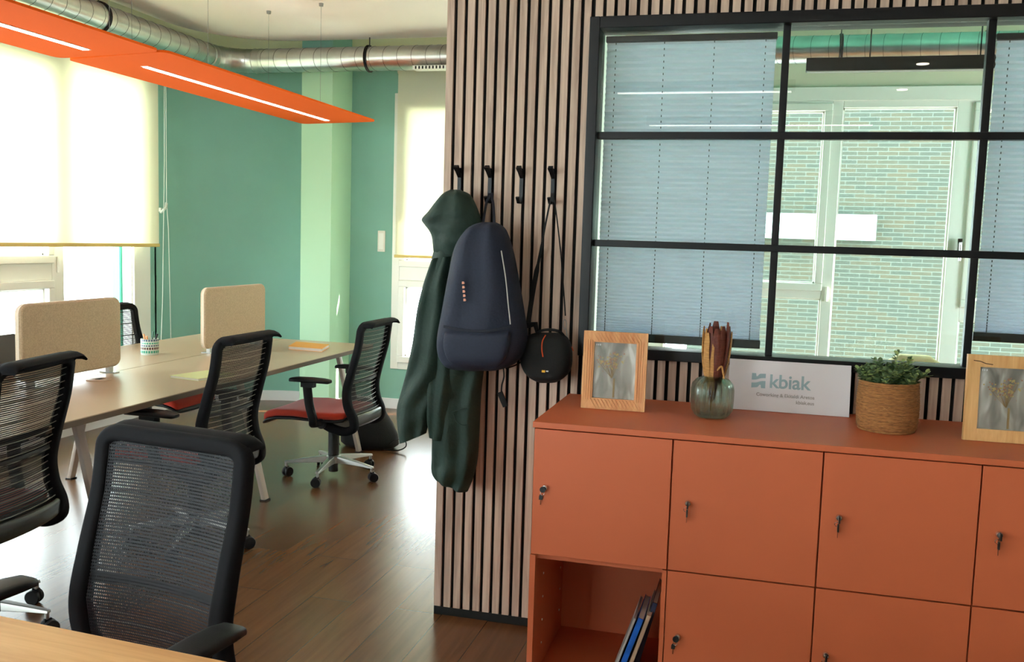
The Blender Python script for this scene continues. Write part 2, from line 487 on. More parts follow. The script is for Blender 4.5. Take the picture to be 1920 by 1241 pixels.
# --- windows --------------------------------------------------------
def window(idx, axis, c, depth_dir, z0, z1, u0, u1, cols, label):
    """axis 'x': window in a wall of constant Y=c running along X. cols: list of (u0,u1,[(z0,z1,sash)]) openings of glass"""
    root = bpy.data.objects.new('window_%d' % idx, None); COL.objects.link(root)
    struct(root, label, 'window')
    def B(mb, ua, ub, za, zb, d0, d1, m=None):
        if axis == 'x': mb.box((ua, c + d0 * depth_dir, za), (ub, c + d1 * depth_dir, zb), m)
        else: mb.box((c + d0 * depth_dir, ua, za), (c + d1 * depth_dir, ub, zb), m)
    fr = MB()
    # fill everything not glass: build as grid of boxes per column
    prev = u0
    for (a, b, cells) in cols:
        B(fr, prev, a, z0, z1, -.02, .09)
        zp = z0
        for (za, zb, s) in cells:
            B(fr, a, b, zp, za, -.02, .09)
            zp = zb
        B(fr, a, b, zp, z1, -.02, .09)
        prev = b
    B(fr, prev, u1, z0, z1, -.02, .09)
    fr.build('window_frame', M['white'], root, bevel=.004)
    for (a, b, cells) in cols:
        for (za, zb, s) in cells:
            if s:   # opening sash standing proud of the frame
                sb = MB(); w = .055
                B(sb, a, b, za, za + w, -.045, .06); B(sb, a, b, zb - w, zb, -.045, .06)
                B(sb, a, a + w, za + w, zb - w, -.045, .06); B(sb, b - w, b, za + w, zb - w, -.045, .06)
                sb.build('sash', M['white'], root, bevel=.006)
                a2, b2, za2, zb2 = a + w, b - w, za + w, zb - w
            else: a2, b2, za2, zb2 = a, b, za, zb
            g = MB(); B(g, a2, b2, za2, zb2, .03, .038)
            g.build('pane', M['glass'], root)
            k = MB(); q = .012
            B(k, a2, b2, za2, za2 + q, .0, .03); B(k, a2, b2, zb2 - q, zb2, .0, .03); B(k, a2, a2 + q, za2, zb2, .0, .03); B(k, b2 - q, b2, za2, zb2, .0, .03)
            k.build('glazing_bead', M['white'], root)
    return root

# wall_left with openings (X const)
WT = .22
def wall_y(name, x0, x1, y0, y1, opens, m, label, z1=3.3):
    """wall between x0,x1 running along Y with openings [(ya,yb,za,zb)]"""
    mb = MB(); p = y0
    for ya, yb, za, zb in opens:
        mb.box((x0, p, 0), (x1, ya, z1)); mb.box((x0, ya, 0), (x1, yb, za)); mb.box((x0, ya, zb), (x1, yb, z1)); p = yb
    mb.box((x0, p, 0), (x1, y1, z1))
    return struct(mb.build(name, m), label, 'wall')
def wall_x(name, y0, y1, x0, x1, opens, m, label, z1=3.3, z0=0):
    mb = MB(); p = x0
    for xa, xb, za, zb in opens:
        mb.box((p, y0, z0), (xa, y1, z1)); mb.box((xa, y0, z0), (xb, y1, za)); mb.box((xa, y0, zb), (xb, y1, z1)); p = xb
    mb.box((p, y0, z0), (x1, y1, z1))
    return struct(mb.build(name, m), label, 'wall')

WZ0, WZ1 = .35, 2.69
wall_y('wall_left', XW - WT, XW, -8, 3.16, [(-5.6, -2.4, WZ0, WZ1), (-.6, 3.06, WZ0, WZ1)], M['green'], 'sage green wall with wide windows on the left side of the office')
# curved corner
R0 = .90
cc = (XW + R0, YB - R0)
outer = [(XW, 3.14)] + [(cc[0] - R0 * math.cos(PI / 2 * i / 16), cc[1] + R0 * math.sin(PI / 2 * i / 16)) for i in range(17)] + [(-2.56, YB), (-2.56, YB + WT), (XW - WT, YB + WT), (XW - WT, 3.14)]
struct(MB().prism(outer, 0, 3.3, axes='xy').build('wall_corner', M['green'], smooth=True, angle=30), 'curved sage green corner wall between the windows and the column', 'wall')
# column
cm = MB(); cm.box((-2.56, 3.70, 0), (-2.283, YB + WT, 2.995), M['mint']); cm.box((-2.56, 3.70, 2.995), (-2.283, YB + WT, 3.3), M['green'])
struct(cm.build('wall_column', M['mint'], bevel=.004), 'pale mint green structural column against the far wall', 'column')
# far wall of open office
wall_x('wall_back', YB, YB + WT, -2.283, .04, [(-1.885, -.06, WZ0, WZ1)], M['green'], 'sage green far wall with a tall window behind the hanging coat')
# far wall of meeting room (lighter)
wall_x('wall_back', YB, YB + WT, .04, 4.6, [(.3, 3.9, WZ0, 2.61)], M['greige'], 'greige far wall of the meeting room above its window')
# upper pale band over the duct on both outer walls
struct(MB().box((-2.283, YB - .012, 2.99), (-.02, YB + .0, 3.3)).build('trim_2', M['cream']), 'cream upper band of the far wall above the duct', 'trim')
oc = [(cc[0] - (R0 - .012) * math.cos(PI / 2 * i / 16), cc[1] + (R0 - .012) * math.sin(PI / 2 * i / 16)) for i in range(17)]
ob = [(XW + .0, -8), (XW + .012, -8)] + oc + [(-2.56, YB - .012), (-2.56, YB)] + [(cc[0] - R0 * math.cos(PI / 2 * i / 16), cc[1] + R0 * math.sin(PI / 2 * i / 16)) for i in range(16, -1, -1)]
struct(MB().prism(ob, 2.92, 3.3, axes='xy').build('trim_3', M['cream'], smooth=True), 'cream upper band of the window wall above the duct', 'trim')
# lintel band in the meeting room
struct(MB().box((.2, YB - .03, 2.60), (4.5, YB, 2.70)).build('trim_1', M['white'], bevel=.003), 'pale grey roller cassette above the meeting room window', 'trim')

# skirtings
sk = [(XW + .001, -8), (XW + .015, -8)] + [(cc[0] - (R0 - .015) * math.cos(PI / 2 * i / 16), cc[1] + (R0 - .015) * math.sin(PI / 2 * i / 16)) for i in range(17)] + [(-2.57, YB - .015), (-2.57, YB - .001)] + [(cc[0] - (R0 - .001) * math.cos(PI / 2 * i / 16), cc[1] + (R0 - .001) * math.sin(PI / 2 * i / 16)) for i in range(16, -1, -1)]
struct(MB().prism(sk, 0.0, .088, axes='xy').build('baseboard_left', M['skirt'], smooth=True), 'white baseboard following the curved green wall', 'baseboard')
b = MB(); b.box((-2.283, YB - .015, 0), (-.02, YB - .0005, .088)); b.box((-2.2825, 3.69, 0), (-2.268, YB - .015, .088)); b.box((-2.57, 3.685, 0), (-2.268, 3.6995, .088))
struct(b.build('baseboard_back', M['skirt']), 'white baseboard around the column and below the far window', 'baseboard')

# divider between open office and meeting room, outer room walls
struct(MB().box((-.02, .10, 0), (.04, YB, 3.3)).build('wall_divider', M['plain']), 'white dividing wall of the meeting room', 'wall')
wall_y('wall_right', 4.6, 4.75, .1, 4.3, [(1.5, 3.3, .35, 2.69)], M['plain'], 'white side wall of the meeting room')
wall_y('wall_right', 5.0, 5.2, -8, 0, [], M['plain'], 'white wall on the right side of the office')
wall_x('wall_rear', -8.2, -8, -3.78, 5.2, [(-3.4, -1.0, .3, 2.75)], M['plain'], 'white rear wall of the office with an added fill light window')

# windows
def cells(split, z0=.466, z1=2.6):
    if split: return [(z0 - .055, 1.12 + .0, True), (1.235, z1, True)]
    return [(z0, z1, False)]
# left window wall: fixed big pane 2.07..2.87, sashes to the left of it
window(1, 'y', XW, -1, WZ0, WZ1, -.6, 3.06, [(-.5, .35, cells(0)), (.46, 1.05, cells(0)), (1.15, 1.985, cells(1)), (2.10, 2.86, cells(0))], 'wide white framed window behind the roller blind in the left wall')
window(2, 'x', YB, 1, WZ0, WZ1, -1.885, -.06, [(-1.815, -1.15, cells(1)), (-1.05, -.14, cells(0))], 'tall white framed window in the far wall left of the slatted wall')
window(3, 'x', YB, 1, WZ0, 2.61, .3, 3.9, [(.45, 1.625, [(.411, 1.115, False), (1.175, 2.58, True)]), (1.70, 2.485, [(.466, 2.55, False)]), (2.60, 3.6, [(.411, 1.0, False), (1.10, 2.58, True)])], 'white framed meeting room window looking onto a brick facade')
w3 = bpy.data.objects['window_3']
window(5, 'y', 4.6, 1, .35, 2.69, 1.5, 3.3, [(1.6, 3.2, cells(0))], 'unseen white framed side window added to brighten the meeting room')  # unseen window, added to let more daylight into the meeting room
h = MB(); h.box((2.545, YB - .07, 1.50), (2.575, YB - .045, 1.60)); h.tube([(2.56, YB - .05, 1.57), (2.56, YB - .10, 1.57), (2.56, YB - .105, 1.44)], .009, n=8)
h.build('window_handle', M['chrome'], w3, smooth=True)
h = MB(); h.tube([(1.662, YB - .035, 1.10), (1.662, YB - .035, 1.21)], .010, n=8); h.build('hinge', M['white'], w3, smooth=True)
w1 = bpy.data.objects['window_1']
h = MB(); h.tube([(XW + .03, 2.035, 1.17), (XW + .03, 2.035, 1.28)], .010, n=8); h.build('hinge', M['white'], w1, smooth=True)
h = MB(); h.box((XW - .16, 2.84, .4), (XW - .10, 2.92, 2.6)); h.build('side_reveal', M['teal'], w1)
window(4, 'x', -8.0, -1, .3, 2.75, -3.4, -1.0, [(-3.3, -2.25, [(.4, 2.65, False)]), (-2.15, -1.1, [(.4, 2.65, False)])], 'unseen window added in the rear wall for front fill light')  # unseen window, added for front fill, placed clear of the glass reflections
window(7, 'y', XW, -1, WZ0, WZ1, -5.6, -2.4, [(-5.5, -4.1, cells(0)), (-3.95, -2.5, cells(0))], 'white framed window in the left wall nearer the entrance')

# --- slatted partition wall ----------------------------------------
FX0, FX1, FZ0, FZ1 = .511, 2.53, 1.072, 2.294
mb = MB()
bk = M['felt_black']
for (a, c_) in (((-.034, .012, 0), (FX0 + .01, .10, 3.3)), ((FX1 - .01, .012, 0), (5.0, .10, 3.3)), ((FX0 + .01, .012, 0), (FX1 - .01, .10, FZ0 + .01)), ((FX0 + .01, .012, FZ1 - .01), (FX1 - .01, .10, 3.3))):
    mb.box(a, c_, bk)
k = -1
while k * .04 + .0065 < 4.9:
    xa, xb = k * .04 + .0065, k * .04 + .0335
    if xa < -.02: xa = -.034
    if xb <= FX0 or xa >= FX1: spans = [(.034, 3.05)]
    else: spans = [(.034, FZ0), (FZ1, 3.05)]
    if xa < FX0 < xb: spans = [(.034, 3.05)]; xb = FX0
    for za, zb in spans: mb.box((xa, 0, za), (xb, .012, zb), M['slat'])
    k += 1
struct(mb.build('wall_middle', M['slat']), 'wood slat wall with black gaps between the office and the meeting room', 'wall')
struct(MB().box((-.034, .002, 0), (.48, .0118, .0335)).build('baseboard_middle', M['felt_black']), 'black recessed skirting below the slatted wall', 'baseboard')

# interior black grid window
gw = bpy.data.objects.new('window_6', None); COL.objects.link(gw)
struct(gw, 'black steel framed interior window in the slatted wall', 'window')
f = MB(); w = .037
for a, c_ in (((FX0, -.02, FZ0), (FX0 + w, .11, FZ1)), ((FX1 - w, -.02, FZ0), (FX1, .11, FZ1)), ((FX0 + w, -.02, FZ0), (FX1 - w, .11, FZ0 + w)), ((FX0 + w, -.02, FZ1 - w - .004), (FX1 - w, .11, FZ1))):
    f.box(a, c_)
f.build('outer_frame', M['blackmetal'], gw, bevel=.003)
XS = [1.193, 1.838]
ZS = [1.489, 1.8795]
for x in XS:
    MB().box((x - .0125, .018, FZ0 + w), (x + .0125, .05, FZ1 - w)).build('mullion', M['blackmetal'], gw, bevel=.002)
for z in ZS:
    MB().box((FX0 + w, .012, z - .0125), (FX1 - w, .049, z + .0125)).build('transom', M['blackmetal'], gw, bevel=.002)
xs = [FX0 + w] + XS + [FX1 - w]; zs = [FZ0 + w] + ZS + [FZ1 - w]
for i in range(3):
    for j in range(3):
        MB().box((xs[i] + .005, .030, zs[j] + .005), (xs[i + 1] - .005, .036, zs[j + 1] - .005)).build('pane', M['pane'], gw)

struct(MB().box((-2.3, YB + WT, 2.62), (4.6, YB + WT + .15, 2.80)).build('trim_4', M['boxw']), 'unseen outer overhang added to cut the sun on the far window', 'trim')  # unseen overhang, added and sized to stop the sun higher up the window
# ================================================================= OUTSIDE
o = MB().box((.2, 10.5, -4), (16, 11.2, 6.2)).build('brick_facade', M['brick'])
tag(o, 'pale brick facade of the neighbouring building seen through the meeting room window', 'building', kind='structure')
MB().box((.1, 10.25, 1.63), (2.70, 10.499, 1.985)).build('projecting_box', M['boxw'], o, bevel=.01)['label'] = 'pale mint projecting box'
o = MB().box((-40, -40, -4.2), (40, 40, -4)).build('ground', M['ground'])
tag(o, 'pale paved ground outside the building', 'ground', kind='structure')

# ================================================================= DUCT
DY, DZ, DX, DR = 3.60, 2.885, -3.2, .094
path = [(DX, -7.5, DZ), (DX, -3, DZ), (DX, 0, DZ), (DX, 3.30, DZ)]
for i in range(1, 6):
    a = PI / 2 * i / 6; path.append((DX + .28 - .28 * math.cos(a), 3.32 + .28 * math.sin(a), DZ))
path += [(DX + .30, DY, DZ), (-1, DY, DZ), (1, DY, DZ), (4.55, DY, DZ)]
duct = thing('ventilation_duct', 'galvanised spiral ventilation duct running around the office below the ceiling', 'duct')
MB().tube(path, DR, n=40).build('duct_pipe', M['steel'], duct, smooth=True, angle=60)
sm = MB()
def ringtube(mb, c, ax, r, t, m=None, skew=.03, n=28):
    pts = []
    for i in range(n):
        a = 2 * PI * i / n
        s = skew * math.cos(a)
        if ax == 'x': pts.append((c[0] + s, c[1] + r * math.cos(a), c[2] + r * math.sin(a)))
        else: pts.append((c[0] + r * math.cos(a), c[1] + s, c[2] + r * math.sin(a)))
    mb.tube(pts, t, m, n=4, loop=True)
x = -2.92
while x < 4.4:
    ringtube(sm, (x, DY, DZ), 'x', DR, .0022); x += .118
sm.build('spiral_seam', M['seam'], duct, smooth=True); sm = MB()
y = 3.28
while y > -2: ringtube(sm, (DX, y, DZ), 'y', DR, .0022); y -= .118
sm.build('spiral_seam', M['seam'], duct, smooth=True)
cl = MB()
for i in range(7):
    a = PI / 2 * i / 6
    c_ = Vector((DX + .28 - .28 * math.cos(a), 3.32 + .28 * math.sin(a), DZ)); t = Vector((math.sin(a), math.cos(a), 0))
    sd = Vector((math.cos(a), -math.sin(a), 0)); pts = [c_ + sd * ((DR + .001) * math.cos(2 * PI * q / 28)) + Vector((0, 0, (DR + .001) * math.sin(2 * PI * q / 28))) for q in range(28)]
    cl.tube(pts, .005 if i in (0, 6) else .003, n=4, loop=True)
cl.build('elbow_collar', M['steel'], duct, smooth=True)
for xx in (-2.87, -1.33, .5, 1.92):
    cl = MB(); cl.tube([(xx - .012, DY, DZ), (xx + .012, DY, DZ)], DR + .003, n=40); cl.build('joint_collar', M['steel'], duct, smooth=True, angle=50)
for c_, ax in (((-1.92, DY, DZ), 'x'), ((1.62, DY, DZ), 'x'), ((2.55, DY, DZ), 'x'), ((DX, 2.06, DZ), 'y'), ((DX, -.4, DZ), 'y')):
    h = MB()
    for dd in (-.007, .007):
        cc_ = (c_[0] + (dd if ax == 'x' else 0), c_[1] + (dd if ax == 'y' else 0), c_[2]); ringtube(h, cc_, ax, DR + .006, .006, skew=0)
    h.tube([(c_[0], c_[1], DZ + DR), (c_[0], c_[1], 3.31)], .004, n=6)
    h.build('hanger_strap', M['blackmetal'], duct, smooth=True)
g = MB(); g.box((-1.50, DY - .14, 2.772), (-.8, DY - .05, 2.80))
g.build('grille_frame', M['white'], duct)
g2 = MB()
for i in range(24): g2.box((-1.48 + i * .028, DY - .142, 2.774), (-1.468 + i * .028, DY - .139, 2.796))
g2.build('grille_slots', M['blackmetal'], duct)

# ================================================================= LAMPS
PZ = 2.36
def felt_lamp(label, x0, x1, y0, y1, led, wires, skew=.13, along='y', group='orange felt pendant lamps'):
    t = thing('pendant_lamp', label, 'lamp', ((x0 + x1) / 2, (y0 + y1) / 2, PZ), 0, group)
    cx, cy = t.location.x, t.location.y
    pts = [(x0, y0 + skew), (x1, y0), (x1, y1 - skew), (x0, y1)]
    out = []
    n = 4
    for i in range(n):     # rounded corners
        p0 = Vector(pts[i - 1]); p = Vector(pts[i]); p1 = Vector(pts[(i + 1) % n]); r = .06
        a = p + (p0 - p).normalized() * r; c_ = p + (p1 - p).normalized() * r
        for q in range(6):
            s = q / 5; out.append(tuple((1 - s) ** 2 * a + 2 * s * (1 - s) * p + s * s * c_))
    loc = [(a - cx, b_ - cy) for a, b_ in out]
    MB().prism(loc, 0, .012, axes='xy').build('felt_panel', M['orange_felt'], t)
    la, lb, lx = led
    MB().box((lx - .022 - cx, la - cy, -.003), (lx + .022 - cx, lb - cy, .03)).build('light_channel', M['white'], t)
    MB().box((lx - .016 - cx, la + .01 - cy, -.0055), (lx + .016 - cx, lb - .01 - cy, -.0035)).build('led_diffuser', M['led'], t)
    for wx, wy in wires:
        mb = MB(); mb.tube([(wx - cx, wy - cy, .012), (wx - cx, wy - cy, ZC - PZ)], .0012, n=5); mb.lathe([(.014, ZC - PZ - .02), (.016, ZC - PZ)], n=10, mtx=T(wx - cx, wy - cy, 0))
        mb.build('suspension_wire', M['chain'], t)
    return t
felt_lamp('orange felt pendant lamp nearer the duct corner, with glowing slot reaching the far end', -2.425, -1.74, .70, 3.47, (1.04, 3.25, -2.105), [(-1.82, 2.55), (-1.82, 1.2), (-2.3, 2.7), (-2.3, 1.2)])
felt_lamp('orange felt pendant lamp at the top left corner of the picture', -2.44, -1.76, -2.0, .80, (-1.7, .61, -2.112), [(-1.82, .4), (-1.82, -1.6)], skew=.10)
# two pendants over the front desk (their light strips mirror in the partition glass)
def front_lamp(y, xa, xb, z, label):
    t = thing('pendant_lamp', label, 'lamp', ((xa + xb) / 2, y, z), 0, 'slim linear pendant lamps over the front desk')
    h = (xb - xa) / 2
    MB().box((-h, -.03, 0), (h, .03, .06)).build('housing', M['blackmetal'], t, bevel=.003)
    MB().box((-h + .02, -.02, -.004), (h - .02, .02, -.001)).build('led_diffuser', M['led'], t)
    for q in (-h * .8, h * .8): MB().tube([(q, 0, .06), (q, 0, ZC - z)], .0012, n=5).build('suspension_wire', M['chain'], t)
front_lamp(-2.03, .28, 1.29, 2.36, 'slim linear pendant lamp over the front edge of the oak desk')
front_lamp(-3.50, .30, 1.88, 2.36, 'slim linear pendant lamp behind the viewpoint')
for x, y in ((2.375, -5.0), (2.4, -6.3), (-.6, -5.0), (-.6, -6.3)):
    t = thing('downlight', 'round recessed downlight in the white ceiling behind the viewpoint', 'lamp', (x, y, ZC), 0, 'round recessed downlights')
    MB().lathe([(.065, -.006), (.065, .0)], n=24).build('trim_ring', M['white'], t)
    MB().lathe([(.05, -.009), (.05, -.0065)], n=24).build('lens', M['spot'], t)

# meeting room pendant
t = thing('pendant_lamp', 'long black linear pendant lamp hanging in the meeting room', 'lamp', (0, 2.0, 0))
MB().box((1.337, -.03, 2.449), (2.75, .03, 2.516)).build('housing', M['blackmetal'], t)
MB().box((1.345, -.027, 2.4445), (2.74, .027, 2.4488)).build('diffuser', M['greyplastic'], t)
for xx in (1.66, 2.20): MB().tube([(xx, 0, 2.516), (xx, 0, 3.3)], .004, n=6).build('suspension_rod', M['blackmetal'], t)

# ================================================================= ROLLER BLINDS
t = thing('roller_blind', 'wide cream roller blind lowered halfway over the left window', 'blind', (-3.45, 0, 0), 0, None)
MB().box((-.002, .42, 1.375), (.0, 3.045, 2.70)).build('blind_fabric', M['roller'], t)
MB().box((-.008, .41, 1.350), (.006, 3.05, 1.376)).build('bottom_bar', M['rollerbar'], t, bevel=.004)
m_ = MB(); m_.tube([(-.03, .42, 2.715), (-.03, 3.05, 2.715)], .032, n=16); m_.build('roller_tube', M['roller'], t, smooth=True)
MB().tube([(.01, 3.11, 2.70), (.01, 3.105, 2.0), (.01, 3.07, .9), (.01, 3.045, .55)], .003, n=6).build('pull_cord', M['cordw'], t)
MB().tube([(.01, 3.13, 2.70), (.01, 3.13, 1.72), (.012, 3.15, 1.5), (.01, 3.18, .56)], .003, n=6).build('pull_cord', M['cordw'], t)
m_ = MB(); m_.sweep([(-.03, 3.11, 1.62), (.01, 3.12, 1.66), (.01, 3.13, 1.70)], rrect(.035, .014, .006, 3)); m_.box((-.108, 3.10, 1.63), (-.02, 3.125, 1.66)); m_.build('cord_cleat', M['cordw'], t, smooth=True)

t = thing('roller_blind', 'narrow cream roller blind over the far window beside the slatted wall', 'blind', (0, 4.018, 0))
MB().box((-1.84, -.001, 1.335), (-.12, .001, 2.86)).build('blind_fabric', M['roller'], t)
MB().box((-1.845, -.014, 1.312), (-.12, .002, 1.336)).build('bottom_bar', M['rollerbar'], t, bevel=.004)
m_ = MB(); m_.tube([(-1.85, .028, 2.87), (-.12, .028, 2.87)], .028, n=16); m_.build('roller_tube', M['roller'], t, smooth=True)

t = thing('switch_plate', 'white vertical wall switch on the green far wall left of the narrow blind', 'switch', (-1.99, YB - .0005, 1.445))
MB().box((-.034, -.010, -.09), (.034, 0, .09)).build('cover_plate', M['switch'], t, bevel=.003)
MB().box((-.022, -.014, -.07), (.022, -.0101, .07)).build('rocker', M['white'], t, bevel=.002)

# ================================================================= PLEATED BLINDS
def pleated(label, x0, x1, ztop, zbot, nd, cords, growth=1.0):
    t = thing('pleated_blind', label, 'blind', (0, .085, 0), 0, 'grey blue pleated blinds behind the black framed glass')
    MB().box((x0, -.012, ztop), (x1, .014, ztop + .022)).build('headrail', M['blackmetal'], t, bevel=.003)
    zc = zbot + .03
    pts = []
    n = nd * 2
    for i in range(n + 1):
        s = i / n
        # pleats stretched at the top, gathered at the bottom
        z = ztop - (ztop - zc) * (1 - (1 - s) ** 1.35 if growth > 1 else s)
        pts.append((-.006 if i % 2 else .006, z))
    pr = [(p[0], p[1]) for p in pts]
    vs = []; fs = []
    for (dy, z) in pr: vs += [(x0 + .004, dy, z), (x1 - .004, dy, z)]
    for i in range(len(pr) - 1): fs.append((2 * i, 2 * i + 1, 2 * i + 3, 2 * i + 2))
    MB().add(vs, fs).build('pleated_fabric', M['pleat'], t)
    MB().box((x0, -.012, zbot), (x1, .014, zbot + .03)).build('bottom_rail', M['blackmetal'], t, bevel=.003)
    for cx in cords:
        mb = MB()
        for i in range(0, len(pr) - 1, 2):
            z = (pr[i][1] + pr[i + 1][1]) / 2; mb.box((cx - .0015, -.0095, z - .0035), (cx + .0015, -.0068, z + .0035))
        mb.build('lift_cord', M['cordg'], t)
pleated('grey blue pleated blind lowered fully behind the left column of black framed panes', .556, 1.163, 2.222, 1.125, 64, [.594, .77, .947, 1.124], 1.2)
pleated('grey blue pleated blind stopping short above the rustic frame at the right edge', 1.864, 2.47, 2.20, 1.195, 58, [1.905, 2.08, 2.26, 2.43], 1.2)
# guide wires for the first blind
# beige armchair in the meeting room
t = thing('meeting_chair', 'beige upholstered chair back with sloping shoulders behind the glass by the potted plant', 'chair', (2.21, 3.3, 0))
mb = MB(); mb.prism([(-.32, .45), (.32, .45), (.30, .66), (.09, .80), (-.10, .80), (-.30, .66)], .0, .10, axes='xz'); mb.build('backrest', M['beige'], t, bevel=.02)
mb = MB(); mb.box((-.30, -.50, .38), (.30, .0, .48)); mb.build('seat', M['beige'], t, bevel=.03)
for sx in (-.26, .26):
    for sy in (-.46, .06): MB().tube([(sx, sy, 0), (sx, sy, .385)], .014, n=8).build('leg', M['blackmetal'], t)

# ================================================================= BENCH DESK
TZ = .74
TX0, TXS, TX1, TY0, TY1 = -2.76, -2.09, -1.405, -1.4, 2.56
t = thing('bench_desk', 'long double bench desk with pale top and beige trestle legs', 'desk', (0, 0, 0))
def top(x0, x1, rr_right):
    mb = MB(); mb.box((x0, TY0, TZ - .004), (x1, TY1, TZ), M['tabletop']); mb.box((x0, TY0, TZ - .028), (x1, TY1, TZ - .004), M['tabledge']); return mb
top(TXS + .0036, TX1, 1).build('desktop', M['tabletop'], t)
top(TX0, TXS - .0036, 0).build('desktop', M['tabletop'], t)
MB().box((TXS - .0035, TY0 + .002, TZ - .027), (TXS + .0035, TY1 - .002, TZ - .003)).build('seam_strip', M['felt_black'], t)
MB().box((TXS - .10, TY0 + .1, TZ - .075), (TXS + .10, TY1 - .1, TZ - .03)).build('support_rail', M['beigemetal'], t)
for y in (-1.3, -.10, 1.18, 2.45):
    for sx, xf in ((1, -1.45), (-1, -2.73)):
        xt = xf - sx * .17
        mb = MB(); pr_ = rrect(.028, .046, .007, 2)
        mb.sweep([(xf, y, .006), (xt, y, TZ - .05)], pr_, up=(0, 1, 0)); mb.box((xf - .02, y - .025, 0), (xf + .02, y + .025, .008), M['blackplastic'])
        mb.build('leg', M['beigemetal'], t, smooth=True, angle=40)
    MB().box((-2.56, y - .02, TZ - .062), (-1.62, y + .02, TZ - .03)).build('cross_beam', M['beigemetal'], t)
gr = MB(); gr.lathe([(.060, 0), (.060, .003), (.052, .005)], n=32, mtx=T(-1.975, .49, TZ)); gr.box((-1.985, .475, TZ + .005), (-1.955, .515, TZ + .0058), M['crack'])
gr.build('cable_port', M['tabletop'], t)
MB().box((-1.985, .475, TZ + .0052), (-1.958, .51, TZ + .0064)).build('port_slot', M['blackplastic'], t)

def felt_screen(label, y0, y1, z0, z1):
    t = thing('desk_screen', label, 'desk divider', (TXS, (y0 + y1) / 2, TZ), 0, 'oatmeal felt screens along the desk seam')
    w, h = y1 - y0, z1 - z0; zc = (z0 + z1) / 2 - TZ
    out = [(a, b + zc) for a, b in rrect(w, h, .045, 7)]
    MB().prism(out, -.021, .021, axes='yz').build('felt_panel', M['screenfelt'], t, bevel=.012, seg=4)
    mb = MB(); o2 = [(a, b + zc) for a, b in rrect(w + .004, h + .004, .047, 7)]
    i2 = [(a, b + zc) for a, b in rrect(w - .01, h - .01, .042, 7)]
    n = len(o2)
    rings = [[(-.008, a, b) for a, b in o2], [(.008, a, b) for a, b in o2], [(.008, a, b) for a, b in i2], [(-.008, a, b) for a, b in i2]]
    vs = [p for r in rings for p in r]; fs = []
    for i in range(4):
        for j in range(n): fs.append((i * n + j, i * n + (j + 1) % n, ((i + 1) % 4) * n + (j + 1) % n, ((i + 1) % 4) * n + j))
    mb.add(vs, fs); mb.build('edge_piping', M['screenedge'], t)
    for s in (-1, 1):
        mb = MB(); mb.box((-.045, s * (w / 2 - .07) - .02, 0.0005), (.045, s * (w / 2 - .07) + .02, .006)); mb.box((-.012, s * (w / 2 - .07) - .015, .006), (.012, s * (w / 2 - .07) + .015, z0 - TZ + .01))
        mb.build('clamp', M['alu'], t)
    return t
felt_screen('oatmeal felt desk screen nearest the left edge, in front of the pencil cup', .10, .785, .772, 1.130)
felt_screen('oatmeal felt desk screen farther along the seam, behind the middle chair', 1.56, 2.27, .772, 1.143)

# slate grey monitor at left edge
t = thing('monitor', 'slate grey monitor at the left edge, half hidden behind the nearest felt screen', 'monitor', (-2.50, .20, TZ))
MB().box((-.02, -.33, .0), (.0, .33, .197)).build('screen_back', M['monitor'], t, bevel=.004)

# things on the table
t = thing('pencil_cup', 'patterned teal and white ceramic cup of pencils on the far half of the desk', 'cup', (-2.36, 1.42, TZ))
t.location.z = TZ
mb = MB(); mb.lathe([(.048, 0), (.050, .004), (.051, .095), (.047, .095), (.046, .006), (.0, .006)], n=32, cap=False); mb.add([(.048 * math.cos(2 * PI * i / 32), .048 * math.sin(2 * PI * i / 32), 0.0001) for i in range(32)], [tuple(range(32))])
mb.build('cup_body', M['cupblue'], t, smooth=True)
mb = MB()
for zi, (zz, mt, hh) in enumerate(((.012, 'cupteal', .014), (.033, 'cupbrown', .013), (.052, 'cupnavy', .008), (.066, 'cupteal', .009), (.082, 'cupnavy', .012))):
    nn = 22
    for i in range(nn):
        a0 = 2 * PI * (i + .15 + .3 * (zi % 2)) / nn; a1 = a0 + 2 * PI * .7 / nn; r = .0518
        q = [(r * math.cos(a0), r * math.sin(a0)), (r * math.cos(a1), r * math.sin(a1))]
        mb.add([(q[0][0], q[0][1], zz), (q[1][0], q[1][1], zz), (q[1][0], q[1][1], zz + hh), (q[0][0], q[0][1], zz + hh)], [(0, 1, 2, 3)], M[mt])
mb.build('glazed_pattern', M['cupteal'], t)
for i, (dx, dy, mt, hh) in enumerate(((.01, -.03, 'pencil', .115), (-.01, -.02, 'pencil', .125), (.0, .02, 'pengreen', .135), (.01, .03, 'blackplastic', .12), (-.02, .0, 'whitep', .11))):
    p = MB(); p.tube([(0, 0, .01), (dx * 1.3, dy * 1.3, hh)], .0055, n=6); o = p.build('pencil', M[mt], None)
    o.location = (-2.36 + dx * .4, 1.42 + dy * .4, TZ); tag(o, {'pencil': 'peach coloured pencil standing in the patterned cup', 'pengreen': 'dark green pen leaning to the right in the patterned cup', 'blackplastic': 'black pen leaning to the right rim of the patterned cup', 'whitep': 'white pencil standing in the patterned cup'}[mt], 'pencil', 'pencils in the patterned cup')

